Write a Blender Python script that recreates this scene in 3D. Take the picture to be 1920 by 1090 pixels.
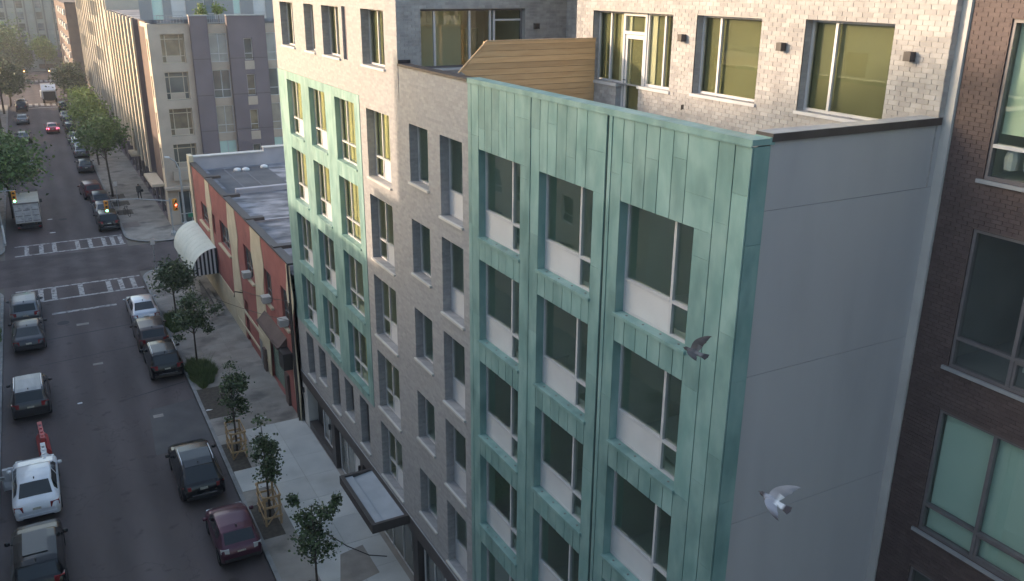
import bpy, bmesh, math, random
import numpy as np
from mathutils import Vector, Matrix, Euler
random.seed(7); RNG = np.random.default_rng(7)
for o in list(bpy.data.objects): bpy.data.objects.remove(o, do_unlink=True)
SC = bpy.context.scene; COL = SC.collection
# ------------------------------------------------------------------ camera
# vanishing points of the photograph: along the street (20,-41), straight down (926,5216); picture 1920 x 1090
IW, IH = 1920., 1090.
v1 = np.array([20 - IW/2, -41 - IH/2]); v2 = np.array([926 - IW/2, 5216 - IH/2])
FPX = math.sqrt(-(v1 @ v2))
Yc = np.array([*v1, FPX]); Yc /= np.linalg.norm(Yc)
Zc = -np.array([*v2, FPX]); Zc /= np.linalg.norm(Zc)
Xc = np.cross(Yc, Zc); R = np.array([Xc, Yc, Zc])
CAM = np.array([-10., 0., 21.75])
cam = bpy.data.cameras.new('camera'); camo = bpy.data.objects.new('camera', cam); COL.objects.link(camo)
cam.sensor_width = 36; cam.lens = FPX/IW*36; cam.clip_start = .1; cam.clip_end = 5000
m = Matrix.Identity(4)
for i in range(3):
    m[i][0] = R[i, 0]; m[i][1] = -R[i, 1]; m[i][2] = -R[i, 2]; m[i][3] = CAM[i]
camo.matrix_world = m; SC.camera = camo
def ray(p): return R @ np.array([p[0]-IW/2, p[1]-IH/2, FPX])
def along(p, d):
    r = ray(p); r /= np.linalg.norm(r); return Vector(CAM + r*d)
# ------------------------------------------------------------------ light
SUN = Vector((1, -.6, -.27)).normalized()
W = bpy.data.worlds.new('World'); SC.world = W; W.use_nodes = True
nt = W.node_tree; nt.nodes.clear()
sky = nt.nodes.new('ShaderNodeTexSky'); sky.sky_type = 'NISHITA'; sky.sun_disc = False
sky.sun_elevation = math.asin(-SUN.z); sky.sun_rotation = math.atan2(-SUN.x, -SUN.y)
sky.air_density = 1.15; sky.dust_density = 3.0; sky.ozone_density = 1.0; sky.altitude = 20
bg = nt.nodes.new('ShaderNodeBackground'); bg.inputs[1].default_value = .15
wo = nt.nodes.new('ShaderNodeOutputWorld')
nt.links.new(sky.outputs[0], bg.inputs[0]); nt.links.new(bg.outputs[0], wo.inputs[0])
sl = bpy.data.lights.new('sun', 'SUN'); sl.energy = 2.0; sl.angle = math.radians(.8); sl.color = (.84, .63, .455)
so = bpy.data.objects.new('sun', sl); COL.objects.link(so); so.location = (-60, 60, 60)
so.rotation_euler = SUN.to_track_quat('-Z', 'Y').to_euler()
vs = SC.view_settings; vs.view_transform = 'Standard'; vs.look = 'None'; vs.exposure = 1.8; vs.gamma = 1
vs.use_curve_mapping = False
SC.render.engine = 'CYCLES'
SC.cycles.max_bounces = 8; SC.cycles.transparent_max_bounces = 12
SC.cycles.caustics_reflective = False; SC.cycles.caustics_refractive = False

# ------------------------------------------------------------------ materials
MATS = {}
def mat(name, c1, c2=None, rough=.7, scale=3., metal=0., bump=0., bscale=40., coat=0., rnd=0., spec=.5,
        stretch=None, detail=6, lo=.35, hi=.65, emit=None, estr=1., sc2=None, c3=None, lo3=.55, hi3=.7, trans=0):
    """two- or three-tone procedural surface: noise mixes c1 and c2, an optional second noise lays patches of c3"""
    if name in MATS: return MATS[name]
    M = bpy.data.materials.new(name); M.use_nodes = True; N = M.node_tree; n = N.nodes; L = N.links
    b = n['Principled BSDF']; b.inputs['Roughness'].default_value = rough; b.inputs['Metallic'].default_value = metal
    b.inputs['Specular IOR Level'].default_value = spec
    b.inputs['Coat Weight'].default_value = coat; b.inputs['Coat Roughness'].default_value = .05
    if trans: b.inputs['Subsurface Weight'].default_value = 0
    geo = n.new('ShaderNodeNewGeometry'); mp = n.new('ShaderNodeMapping')
    L.new(geo.outputs['Position'], mp.inputs[0])
    if stretch: mp.inputs['Scale'].default_value = stretch
    col = None
    if c2 is not None:
        t = n.new('ShaderNodeTexNoise'); t.inputs['Scale'].default_value = scale; t.inputs['Detail'].default_value = detail
        L.new(mp.outputs[0], t.inputs['Vector'])
        r = n.new('ShaderNodeMapRange'); r.inputs[1].default_value = lo; r.inputs[2].default_value = hi
        L.new(t.outputs['Fac'], r.inputs[0])
        mx = n.new('ShaderNodeMix'); mx.data_type = 'RGBA'
        mx.inputs['A'].default_value = (*c1, 1); mx.inputs['B'].default_value = (*c2, 1)
        L.new(r.outputs[0], mx.inputs['Factor']); col = mx.outputs['Result']
        if c3 is not None:
            t3 = n.new('ShaderNodeTexNoise'); t3.inputs['Scale'].default_value = sc2 or scale*.3; t3.inputs['Detail'].default_value = 4
            L.new(mp.outputs[0], t3.inputs['Vector'])
            r3 = n.new('ShaderNodeMapRange'); r3.inputs[1].default_value = lo3; r3.inputs[2].default_value = hi3
            L.new(t3.outputs['Fac'], r3.inputs[0])
            m3 = n.new('ShaderNodeMix'); m3.data_type = 'RGBA'; m3.inputs['B'].default_value = (*c3, 1)
            L.new(col, m3.inputs['A']); L.new(r3.outputs[0], m3.inputs['Factor']); col = m3.outputs['Result']
    if rnd:
        oi = n.new('ShaderNodeObjectInfo'); ad = n.new('ShaderNodeMath'); ad.operation = 'ADD'
        L.new(oi.outputs['Random'], ad.inputs[0]); L.new(geo.outputs['Random Per Island'], ad.inputs[1])
        fr = n.new('ShaderNodeMath'); fr.operation = 'FRACT'; L.new(ad.outputs[0], fr.inputs[0])
        mr = n.new('ShaderNodeMapRange'); mr.inputs[3].default_value = 1-rnd; mr.inputs[4].default_value = 1+rnd
        L.new(fr.outputs[0], mr.inputs[0])
        hs = n.new('ShaderNodeHueSaturation'); L.new(mr.outputs[0], hs.inputs['Value'])
        if col is None: hs.inputs['Color'].default_value = (*c1, 1)
        else: L.new(col, hs.inputs['Color'])
        col = hs.outputs[0]
    if col is None: b.inputs['Base Color'].default_value = (*c1, 1)
    else: L.new(col, b.inputs['Base Color'])
    if bump:
        t = n.new('ShaderNodeTexNoise'); t.inputs['Scale'].default_value = bscale; t.inputs['Detail'].default_value = 5
        L.new(mp.outputs[0], t.inputs['Vector'])
        bp = n.new('ShaderNodeBump'); bp.inputs['Strength'].default_value = bump; bp.inputs['Distance'].default_value = .02
        L.new(t.outputs['Fac'], bp.inputs['Height']); L.new(bp.outputs[0], b.inputs['Normal'])
    if emit:
        b.inputs['Emission Color'].default_value = (*emit, 1); b.inputs['Emission Strength'].default_value = estr
    MATS[name] = M; return M

def brick_mat(name, c1, c2, mortar, bw, bh, axes='yz', rough=.85, rnd2=None, msize=.012):
    """brick surface for walls whose bricks are too small in the picture to build"""
    M = bpy.data.materials.new(name); M.use_nodes = True; N = M.node_tree; n = N.nodes; L = N.links
    b = n['Principled BSDF']; b.inputs['Roughness'].default_value = rough; b.inputs['Specular IOR Level'].default_value = .25
    geo = n.new('ShaderNodeNewGeometry'); sp = n.new('ShaderNodeSeparateXYZ'); L.new(geo.outputs['Position'], sp.inputs[0])
    ad = n.new('ShaderNodeMath'); ad.operation = 'ADD'; L.new(sp.outputs[0], ad.inputs[0]); L.new(sp.outputs[1], ad.inputs[1])
    cb = n.new('ShaderNodeCombineXYZ'); L.new(ad.outputs[0], cb.inputs[0]); L.new(sp.outputs[2], cb.inputs[1])
    t = n.new('ShaderNodeTexBrick'); t.inputs['Scale'].default_value = 1; t.inputs['Brick Width'].default_value = bw
    t.inputs['Row Height'].default_value = bh; t.inputs['Mortar Size'].default_value = msize; t.inputs['Mortar Smooth'].default_value = .2
    t.inputs['Color1'].default_value = (*c1, 1); t.inputs['Color2'].default_value = (*c2, 1); t.inputs['Mortar'].default_value = (*mortar, 1)
    L.new(cb.outputs[0], t.inputs['Vector'])
    no = n.new('ShaderNodeTexNoise'); no.inputs['Scale'].default_value = 7; no.inputs['Detail'].default_value = 8
    no.inputs['Roughness'].default_value = .7
    L.new(geo.outputs['Position'], no.inputs['Vector'])
    mr = n.new('ShaderNodeMapRange'); mr.inputs[1].default_value = .3; mr.inputs[2].default_value = .7
    mr.inputs[3].default_value = .9; mr.inputs[4].default_value = 1.09; L.new(no.outputs['Fac'], mr.inputs[0])
    hs = n.new('ShaderNodeHueSaturation'); L.new(t.outputs['Color'], hs.inputs['Color']); L.new(mr.outputs[0], hs.inputs['Value'])
    L.new(hs.outputs[0], b.inputs['Base Color'])
    bp = n.new('ShaderNodeBump'); bp.inputs['Strength'].default_value = .6; bp.inputs['Distance'].default_value = .008; bp.invert = True
    L.new(t.outputs['Fac'], bp.inputs['Height']); L.new(bp.outputs[0], b.inputs['Normal'])
    MATS[name] = M; return M

def glass_mat(name, tint, refl=.5, rough=.02, gcol=(.9, .95, .93), fm_=1.):
    """a pane: clear tinted transmission under a fresnel reflection"""
    M = bpy.data.materials.new(name); M.use_nodes = True; N = M.node_tree; n = N.nodes; L = N.links
    n.remove(n['Principled BSDF']); out = n['Material Output']
    tr = n.new('ShaderNodeBsdfTransparent'); tr.inputs[0].default_value = (*tint, 1)
    gl = n.new('ShaderNodeBsdfGlossy'); gl.inputs['Roughness'].default_value = rough; gl.inputs['Color'].default_value = (*gcol, 1)
    fr = n.new('ShaderNodeFresnel'); fr.inputs[0].default_value = 1.55
    ma = n.new('ShaderNodeMath'); ma.operation = 'MULTIPLY_ADD'; ma.inputs[1].default_value = fm_; ma.inputs[2].default_value = refl
    ma.use_clamp = True; L.new(fr.outputs[0], ma.inputs[0])
    geo = n.new('ShaderNodeNewGeometry'); no = n.new('ShaderNodeTexNoise'); no.inputs['Scale'].default_value = .9
    L.new(geo.outputs['Position'], no.inputs['Vector'])
    bp = n.new('ShaderNodeBump'); bp.inputs['Strength'].default_value = .04; bp.inputs['Distance'].default_value = .05
    L.new(no.outputs['Fac'], bp.inputs['Height']); L.new(bp.outputs[0], gl.inputs['Normal'])
    mx = n.new('ShaderNodeMixShader'); ff = n.new('ShaderNodeMath'); ff.operation = 'SUBTRACT'; ff.inputs[0].default_value = 1; L.new(geo.outputs['Backfacing'], ff.inputs[1])
    fm2 = n.new('ShaderNodeMath'); fm2.operation = 'MULTIPLY'; L.new(ma.outputs[0], fm2.inputs[0]); L.new(ff.outputs[0], fm2.inputs[1])     # only the outer face reflects
    L.new(fm2.outputs[0], mx.inputs[0]); L.new(tr.outputs[0], mx.inputs[1]); L.new(gl.outputs[0], mx.inputs[2])
    L.new(mx.outputs[0], out.inputs[0]); MATS[name] = M; return M

asphalt = mat('asphalt', (.082, .066, .068), (.122, .1, .103), rough=.82, scale=.5, stretch=(1, .22, 1), bump=.25, bscale=60, detail=10, c3=(.14, .12, .122), sc2=.3, lo3=.5, hi3=.75, spec=.35)
asphalt2 = mat('asphalt_cross_street', (.072, .06, .063), (.108, .09, .094), rough=.85, scale=.6, bump=.25, bscale=60, detail=10, spec=.3)
def street_wear(M):
    n = M.node_tree.nodes; L = M.node_tree.links; b = n['Principled BSDF']; src = b.inputs['Base Color'].links[0].from_socket
    geo = n.new('ShaderNodeNewGeometry'); no = n.new('ShaderNodeTexNoise'); no.inputs['Scale'].default_value = .7; no.inputs['Detail'].default_value = 6; L.new(geo.outputs['Position'], no.inputs['Vector'])
    mxv = n.new('ShaderNodeVectorMath'); mxv.operation = 'MULTIPLY_ADD'; mxv.inputs[1].default_value = (3.2, 3.2, 3.2); L.new(no.outputs['Color'], mxv.inputs[0]); L.new(geo.outputs['Position'], mxv.inputs[2])
    vo = n.new('ShaderNodeTexVoronoi'); vo.feature = 'DISTANCE_TO_EDGE'; vo.inputs['Scale'].default_value = .17; L.new(mxv.outputs[0], vo.inputs['Vector'])
    cr = n.new('ShaderNodeMapRange'); cr.inputs[1].default_value = .001; cr.inputs[2].default_value = .006; cr.inputs[3].default_value = .74; cr.inputs[4].default_value = 1; L.new(vo.outputs['Distance'], cr.inputs[0])
    sp = n.new('ShaderNodeSeparateXYZ'); L.new(geo.outputs['Position'], sp.inputs[0])
    wv = n.new('ShaderNodeMath'); wv.operation = 'SINE'; ml = n.new('ShaderNodeMath'); ml.operation = 'MULTIPLY_ADD'; ml.inputs[1].default_value = 3.5; ml.inputs[2].default_value = .6; L.new(sp.outputs[0], ml.inputs[0]); L.new(ml.outputs[0], wv.inputs[0])
    wr = n.new('ShaderNodeMapRange'); wr.inputs[1].default_value = -1; wr.inputs[2].default_value = 1; wr.inputs[3].default_value = .88; wr.inputs[4].default_value = 1.1; L.new(wv.outputs[0], wr.inputs[0])
    st = n.new('ShaderNodeTexNoise'); st.inputs['Scale'].default_value = 1.4; st.inputs['Detail'].default_value = 8; L.new(geo.outputs['Position'], st.inputs['Vector'])
    sr = n.new('ShaderNodeMapRange'); sr.inputs[1].default_value = .62; sr.inputs[2].default_value = .72; sr.inputs[3].default_value = 1; sr.inputs[4].default_value = .68; L.new(st.outputs['Fac'], sr.inputs[0])
    m1 = n.new('ShaderNodeMath'); m1.operation = 'MULTIPLY'; L.new(cr.outputs[0], m1.inputs[0]); L.new(wr.outputs[0], m1.inputs[1])
    m2 = n.new('ShaderNodeMath'); m2.operation = 'MULTIPLY'; L.new(m1.outputs[0], m2.inputs[0]); L.new(sr.outputs[0], m2.inputs[1])
    hs = n.new('ShaderNodeHueSaturation'); L.new(src, hs.inputs['Color']); L.new(m2.outputs[0], hs.inputs['Value']); L.new(hs.outputs[0], b.inputs['Base Color'])
street_wear(asphalt); street_wear(asphalt2)
patch_m = mat('asphalt_patch', (.04, .038, .046), (.055, .052, .06), rough=.85, scale=1.5, bump=.2)
ground_m = mat('ground_dirt', (.1, .09, .08), (.14, .125, .11), scale=.2)
conc_old = mat('old_concrete', (.24, .22, .2), (.33, .305, .28), rough=.9, scale=.8, bump=.15, rnd=.1, c3=(.13, .12, .115), sc2=.5, detail=9)
conc_new = mat('new_concrete', (.44, .445, .44), (.54, .54, .525), rough=.85, scale=.7, bump=.08, rnd=.07, detail=9, c3=(.37, .365, .35), sc2=.45, lo3=.55, hi3=.8)
kerb_m = mat('kerb_stone', (.2, .2, .2), (.3, .3, .3), rough=.85, scale=2.)
paint_w = mat('worn_road_paint', (.44, .43, .43), (.11, .1, .108), rough=.8, scale=3.5, lo=.46, hi=.66, detail=10)
soil = mat('soil', (.065, .055, .047), (.1, .085, .07), rough=1, scale=6, bump=.6)
brickA = brick_mat('grey_brick_wall', (.292, .29, .297), (.355, .353, .36), (.322, .32, .327), .25, .092, msize=.008)
brick_obj = mat('grey_brick', (.312, .303, .3), (.4, .39, .386), rough=.85, scale=3, rnd=.12, bump=.2, bscale=90, spec=.25)
mortarA = mat('grey_mortar', (.34, .325, .31), (.4, .38, .36), rough=.95, scale=5)
brick_dk = mat('dark_brick', (.078, .056, .056), (.1, .073, .07), rough=.7, scale=4, rnd=.12, bump=.25, bscale=90)
mortar_dk = mat('dark_mortar', (.115, .09, .086), (.14, .108, .1), rough=.95, scale=5)
copper = mat('green_copper', (.172, .302, .284), (.258, .392, .368), rough=.48, scale=2.2, rnd=.1, bump=.12, bscale=2.2, stretch=(1, 1, .45), c3=(.125, .225, .212), sc2=1.6, lo3=.48, hi3=.75, spec=.4, detail=10)
copper_seam = mat('copper_seam_shadow_gap', (.03, .055, .05), (.045, .075, .07), rough=.8)  # darkened so the gaps hold the shadow of the standing seams
stucco = mat('grey_stucco', (.38, .373, .385), (.435, .428, .44), rough=.9, scale=.5, bump=.06, bscale=120, detail=10, stretch=(1.6, 1.6, .3), c3=(.335, .328, .342), sc2=.5, lo3=.5, hi3=.8)
stucco_l = mat('light_stucco', (.45, .44, .43), (.52, .51, .49), rough=.9, scale=1)
coping_m = mat('dark_metal_coping', (.055, .045, .045), (.075, .062, .06), rough=.5, scale=2)
alum = mat('aluminium_frame', (.5, .5, .52), (.56, .56, .57), rough=.4, scale=3, spec=.6)
alum_dk = mat('dark_frame', (.13, .12, .125), (.16, .15, .155), rough=.45, scale=3)
panel_w = mat('white_panel', (.56, .56, .57), (.62, .62, .63), rough=.4, scale=1.2)
stone_sill = mat('pale_sill', (.5, .49, .47), (.57, .56, .54), rough=.8, scale=2)
room_m = mat('room_wall', (.56, .58, .52), (.62, .64, .58), rough=.9, scale=1)
room_dk = mat('room_floor', (.2, .16, .12), (.25, .2, .15), rough=.7, scale=2)
curtain_m = mat('olive_curtain_or_reflection', (.42, .42, .27), (.5, .5, .33), rough=.9, scale=2)
blind_g = mat('pale_green_blind', (.55, .64, .5), (.6, .68, .54), rough=.9, scale=1)
blind_t = mat('teal_blind', (.5, .66, .6), (.55, .7, .64), rough=.9, scale=.6)
glassA = glass_mat('window_glass', (.8, .88, .83), .13)
glassS = glass_mat('terrace_glass', (.9, .9, .82), .05, gcol=(.85, .83, .7))
glassD = glass_mat('dark_building_glass', (.9, .94, .92), .06)
glassB = glass_mat('far_block_glass', (.93, .94, .86), .0, fm_=.7)
stand_in_o = mat('olive_stand_in', (.145, .16, .105), (.165, .18, .12), rough=.85, scale=.6)  # olive tone stands in for interiors and reflections seen in the glass
glassF = mat('far_glass', (.05, .06, .065), (.16, .17, .16), rough=.12, scale=.35, spec=.9, detail=2)
glassFb = mat('far_glass_blue', (.06, .09, .12), (.2, .25, .28), rough=.1, scale=.3, spec=.9, detail=2)
wood = mat('cedar_board', (.53, .32, .155), (.6, .385, .2), rough=.65, scale=2.5, stretch=(.5, 6, 6), rnd=.12, bump=.1, detail=8)
wood_raw = mat('raw_lumber', (.46, .3, .16), (.55, .38, .22), rough=.75, scale=2.5, stretch=(4, 4, .6), rnd=.12)
black_m = mat('black_metal', (.022, .02, .022), rough=.5)
dark_metal = mat('bronze_metal', (.05, .042, .042), (.065, .055, .054), rough=.5, scale=2)
galv = mat('galvanised_steel', (.33, .34, .36), (.4, .41, .42), rough=.5, scale=3, metal=.3)
membrane = mat('canopy_roof', (.33, .36, .4), (.4, .43, .47), rough=.7, scale=1.2)
red_wall = mat('red_painted_wall', (.28, .095, .085), (.34, .12, .105), rough=.85, scale=1.2, bump=.1, detail=8, c3=(.23, .085, .075), sc2=.5)
cream = mat('cream_paint', (.52, .45, .32), (.6, .53, .39), rough=.85, scale=1, bump=.06, c3=(.43, .38, .28), sc2=.6, lo3=.55, hi3=.8)
roof_m = mat('roofing_felt', (.09, .095, .11), (.34, .335, .37), rough=.85, scale=.7, detail=9, bump=.2, bscale=5, c3=(.1, .105, .125), sc2=.2, lo3=.5, hi3=.62, stretch=(1, 1.6, 1))
roof_dk = mat('dark_roofing', (.07, .075, .09), (.11, .115, .13), rough=.8, scale=.7, bump=.2, bscale=6)
roof_par = mat('silver_coated_parapet', (.33, .32, .36), (.42, .405, .445), rough=.7, scale=.7)
awn_m = mat('pale_awning_canvas', (.58, .63, .58), (.66, .7, .65), rough=.8, scale=1.2)
awn_dk = mat('dark_awning_stripe', (.02, .022, .03), rough=.8)
awn_wt = mat('white_awning_stripe', (.6, .61, .62), rough=.8)
shutter_g = mat('green_roll_shutter', (.13, .19, .16), (.2, .26, .22), rough=.7, scale=2)
beige_w = mat('beige_stone', (.42, .345, .285), (.5, .415, .345), rough=.85, scale=.8)
beige_l = mat('pale_beige_stone', (.5, .43, .33), (.58, .5, .4), rough=.85, scale=.6)
purple_w = mat('slate_panel', (.15, .122, .14), (.18, .15, .17), rough=.75, scale=.5)
brown_w = mat('brown_brick_far', (.1, .07, .065), (.13, .09, .08), rough=.85, scale=1)
grey_st = mat('grey_stone_far', (.36, .33, .29), (.45, .41, .36), rough=.85, scale=.5)
end_w = mat('far_green_grey_wall', (.25, .28, .265), (.34, .37, .35), rough=.8, scale=.3)
pier_g = mat('far_green_pier', (.1, .12, .12), (.13, .15, .145), rough=.8, scale=.4)
penth_g = mat('pale_grey_penthouse', (.27, .275, .29), (.31, .315, .33), rough=.8, scale=.5)
bark = mat('bark', (.06, .048, .04), (.1, .08, .065), rough=.9, scale=9, bump=.5)
leaf_dk = mat('leaf_dark', (.045, .07, .032), (.1, .14, .06), rough=.55, scale=2.5, rnd=.45)
leaf_md = mat('leaf_mid', (.075, .135, .035), (.125, .2, .055), rough=.6, scale=.8, rnd=.35)
leaf_lt = mat('leaf_light', (.13, .2, .04), (.21, .28, .065), rough=.6, scale=.8, rnd=.3)
grass_m = mat('rough_grass', (.075, .12, .035), (.12, .165, .055), rough=.8, scale=2, rnd=.4)
rubber = mat('tyre_rubber', (.018, .017, .018), rough=.85)
rim_m = mat('alloy_rim', (.25, .25, .26), rough=.35, metal=.7)
car_glass = mat('car_glass', (.018, .022, .026), rough=.06, spec=.45)
tail_red = mat('tail_lamp', (.22, .02, .025), rough=.2, coat=.5)
head_m = mat('head_lamp', (.6, .62, .65), rough=.15, coat=.5)
plate_m = mat('licence_plate', (.6, .58, .5), (.35, .33, .3), rough=.5, scale=14)
plastic_bk = mat('black_plastic', (.028, .026, .028), rough=.6)
plastic_rd = mat('red_plastic', (.42, .055, .06), (.5, .08, .08), rough=.5, scale=2)
plastic_wt = mat('white_plastic', (.62, .63, .66), (.7, .71, .73), rough=.5, scale=2)
chrome = mat('chrome', (.6, .6, .62), rough=.2, metal=.9)
sig_y = mat('signal_yellow', (.6, .26, .03), rough=.5)
lit_g = mat('lit_green_lens', (.1, .6, .35), emit=(.15, 1, .55), estr=4)
lit_r = mat('lit_red_lens', (.7, .05, .04), emit=(1, .1, .06), estr=4)
lit_o = mat('lit_amber_lens', (.8, .5, .2), emit=(1, .55, .2), estr=5)
lit_tail = mat('lit_tail_lamp', (.8, .1, .15), emit=(1, .12, .2), estr=3)
off_lens = mat('unlit_lens', (.03, .02, .015), rough=.3)
sign_green = mat('street_sign_green', (.02, .2, .11), rough=.5)
skin_m = mat('skin', (.4, .25, .18), rough=.6)

# ------------------------------------------------------------------ mesh helpers
class MB:
    def __init__(s): s.v = []; s.f = []
    def add(s, vs, fs):
        k = len(s.v); s.v += [tuple(p) for p in vs]; s.f += [tuple(i+k for i in f) for f in fs]; return s
    def box(s, x0, x1, y0, y1, z0, z1):
        vs = [(x, y, z) for z in (z0, z1) for y in (y0, y1) for x in (x0, x1)]
        return s.add(vs, [(0, 2, 3, 1), (4, 5, 7, 6), (0, 1, 5, 4), (2, 6, 7, 3), (0, 4, 6, 2), (1, 3, 7, 5)])
    def quad(s, a, b, c, d): return s.add([a, b, c, d], [(0, 1, 2, 3)])
    def poly(s, pts): return s.add(pts, [tuple(range(len(pts)))])
    def prism(s, pts, d):
        """closed polygon pts (3D) extruded by vector d"""
        n = len(pts); d = Vector(d); b = [Vector(p)+d for p in pts]
        return s.add(list(pts)+b, [tuple(range(n))[::-1], tuple(range(n, 2*n))]+[(i, (i+1) % n, n+(i+1) % n, n+i) for i in range(n)])
    def tube(s, pts, rad, n=8, cap=True):
        pts = [Vector(p) for p in pts]; rad = rad if isinstance(rad, (list, tuple)) else [rad]*len(pts)
        rings = []; up = Vector((0, 0, 1))
        for i, p in enumerate(pts):
            d = (pts[min(i+1, len(pts)-1)]-pts[max(i-1, 0)]).normalized()
            a = d.cross(up if abs(d.z) < .95 else Vector((1, 0, 0))).normalized(); b = d.cross(a)
            rings.append([p+(a*math.cos(2*math.pi*k/n)+b*math.sin(2*math.pi*k/n))*rad[i] for k in range(n)])
        vs = [q for r in rings for q in r]; fs = []
        for i in range(len(pts)-1):
            for k in range(n):
                fs.append((i*n+k, i*n+(k+1) % n, (i+1)*n+(k+1) % n, (i+1)*n+k))
        if cap: fs += [tuple(range(n))[::-1], tuple(range((len(pts)-1)*n, len(pts)*n))]
        return s.add(vs, fs)
    def lathe(s, prof, c=(0, 0, 0), axis='z', n=20):
        """profile (r, h) swung round an axis through c"""
        vs = []; k = len(prof)
        for i in range(n):
            a = 2*math.pi*i/n
            for r, h in prof:
                p = (r*math.cos(a), r*math.sin(a), h)
                if axis == 'x': p = (p[2], p[0], p[1])
                elif axis == 'y': p = (p[1], p[2], p[0])
                vs.append((p[0]+c[0], p[1]+c[1], p[2]+c[2]))
        fs = [(i*k+j, ((i+1) % n)*k+j, ((i+1) % n)*k+j+1, i*k+j+1) for i in range(n) for j in range(k-1)]
        return s.add(vs, fs)
    def mesh(s, name, mt=None, smooth=False, angle=None):
        me = bpy.data.meshes.new(name); me.from_pydata(s.v, [], s.f); me.update()
        if mt: me.materials.append(mt)
        if smooth:
            me.polygons.foreach_set('use_smooth', [True]*len(me.polygons))
            if angle: me.set_sharp_from_angle(angle=math.radians(angle))
        return me
    def build(s, name, mt, parent=None, smooth=False, angle=None, loc=None, rot=None):
        return link(name, s.mesh(name, mt, smooth, angle), parent, loc, rot)
def link(name, me, parent=None, loc=None, rot=None):
    o = bpy.data.objects.new(name, me); COL.objects.link(o)
    if parent is not None: o.parent = parent
    if loc is not None: o.location = loc
    if rot is not None: o.rotation_euler = rot
    return o
def thing(name, label, cat, loc=(0, 0, 0), rz=0, group=None):
    o = link(name, None, None, loc, (0, 0, rz)); o.empty_display_size = .2; return tag(o, label, cat, group)
def tag(o, label, cat, group=None):
    o['label'] = label; o['category'] = cat
    if group: o['group'] = group
    return o
def structure(o): o['kind'] = 'structure'; return o
def stuff(o): o['kind'] = 'stuff'; return o
def box(x0, x1, y0, y1, z0, z1, name, mt, parent=None): return MB().box(x0, x1, y0, y1, z0, z1).build(name, mt, parent)
# a facade plane: u along the wall, v up, w into the building
class Fr:
    def __init__(s, kind, off): s.k = kind; s.o = off
    def p(s, u, v, w):
        if s.k == '-x': return (s.o+w, u, v)
        if s.k == '+x': return (s.o-w, u, v)
        if s.k == '-y': return (u, s.o+w, v)
        return (u, s.o-w, v)
    def box(s, mb, u0, u1, v0, v1, w0, w1):
        a = s.p(u0, v0, w0); b = s.p(u1, v1, w1)
        return mb.box(min(a[0], b[0]), max(a[0], b[0]), min(a[1], b[1]), max(a[1], b[1]), min(a[2], b[2]), max(a[2], b[2]))
    def b(s, u0, u1, v0, v1, w0, w1, name, mt, parent=None):
        return s.box(MB(), u0, u1, v0, v1, w0, w1).build(name, mt, parent)
    def quad(s, mb, u0, u1, v0, v1, w): return mb.quad(s.p(u0, v0, w), s.p(u1, v0, w), s.p(u1, v1, w), s.p(u0, v1, w))
def wall_sheet(F, u0, u1, v0, v1, holes, depth, w0=0.):
    """front face with rectangular openings and their reveals; holes (u0,u1,v0,v1[,depth])"""
    mb = MB()
    us = sorted({u0, u1, *[min(max(h[i], u0), u1) for h in holes for i in (0, 1)]})
    vs_ = sorted({v0, v1, *[min(max(h[i], v0), v1) for h in holes for i in (2, 3)]})
    for a, b in zip(us, us[1:]):
        run = None
        for c, d in zip(vs_, vs_[1:]):
            cu, cv = (a+b)/2, (c+d)/2
            inside = any(h[0] < cu < h[1] and h[2] < cv < h[3] for h in holes)
            if not inside: F.quad(mb, a, b, c, d, w0)
    for h in holes:
        a, b, c, d = h[:4]; dp = h[4] if len(h) > 4 else depth
        if dp is None: continue
        for (p, q) in (((a, c), (a, d)), ((a, d), (b, d)), ((b, d), (b, c)), ((b, c), (a, c))):
            mb.quad(F.p(*p, w0), F.p(*q, w0), F.p(*q, dp), F.p(*p, dp))
    return mb
def room(F, u0, u1, v0, v1, w0, depth, parent, m1=None, m2=None):
    """shell of the room behind a window"""
    mb = MB(); w1 = w0+depth; e = .25; a, b = u0-e, u1+e; c, d = v0-.02, v1+.12
    P = F.p
    mb.quad(P(a, c, w1), P(b, c, w1), P(b, d, w1), P(a, d, w1))
    mb.quad(P(a, c, w0), P(a, d, w0), P(a, d, w1), P(a, c, w1)); mb.quad(P(b, c, w0), P(b, d, w0), P(b, d, w1), P(b, c, w1))
    mb.quad(P(a, d, w0), P(b, d, w0), P(b, d, w1), P(a, d, w1)); mb.quad(P(a, c, w0), P(b, c, w0), P(b, c, w1), P(a, c, w1))
    for (x0, x1, y0, y1) in ((a, u0, c, d), (u1, b, c, d), (u0, u1, v1, d)): F.quad(mb, x0, x1, y0, y1, w0)
    o = mb.build('room', m1 or room_m, parent); return o
def curtain_or_reflection(F, u0, u1, v0, v1, w, parent, mt, amp=.04, folds=9):
    mb = MB(); n = folds*6; top = []; bot = []
    for i in range(n+1):
        u = u0+(u1-u0)*i/n; ww = w+amp*math.sin(2*math.pi*i/6)+amp*.4*math.sin(i*.9)
        bot.append(F.p(u, v0, ww)); top.append(F.p(u, v1, ww))
    mb.add(bot+top, [(i, i+1, n+2+i, n+1+i) for i in range(n)])
    return mb.build('curtain_or_reflection', mt, parent, smooth=True)
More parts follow.
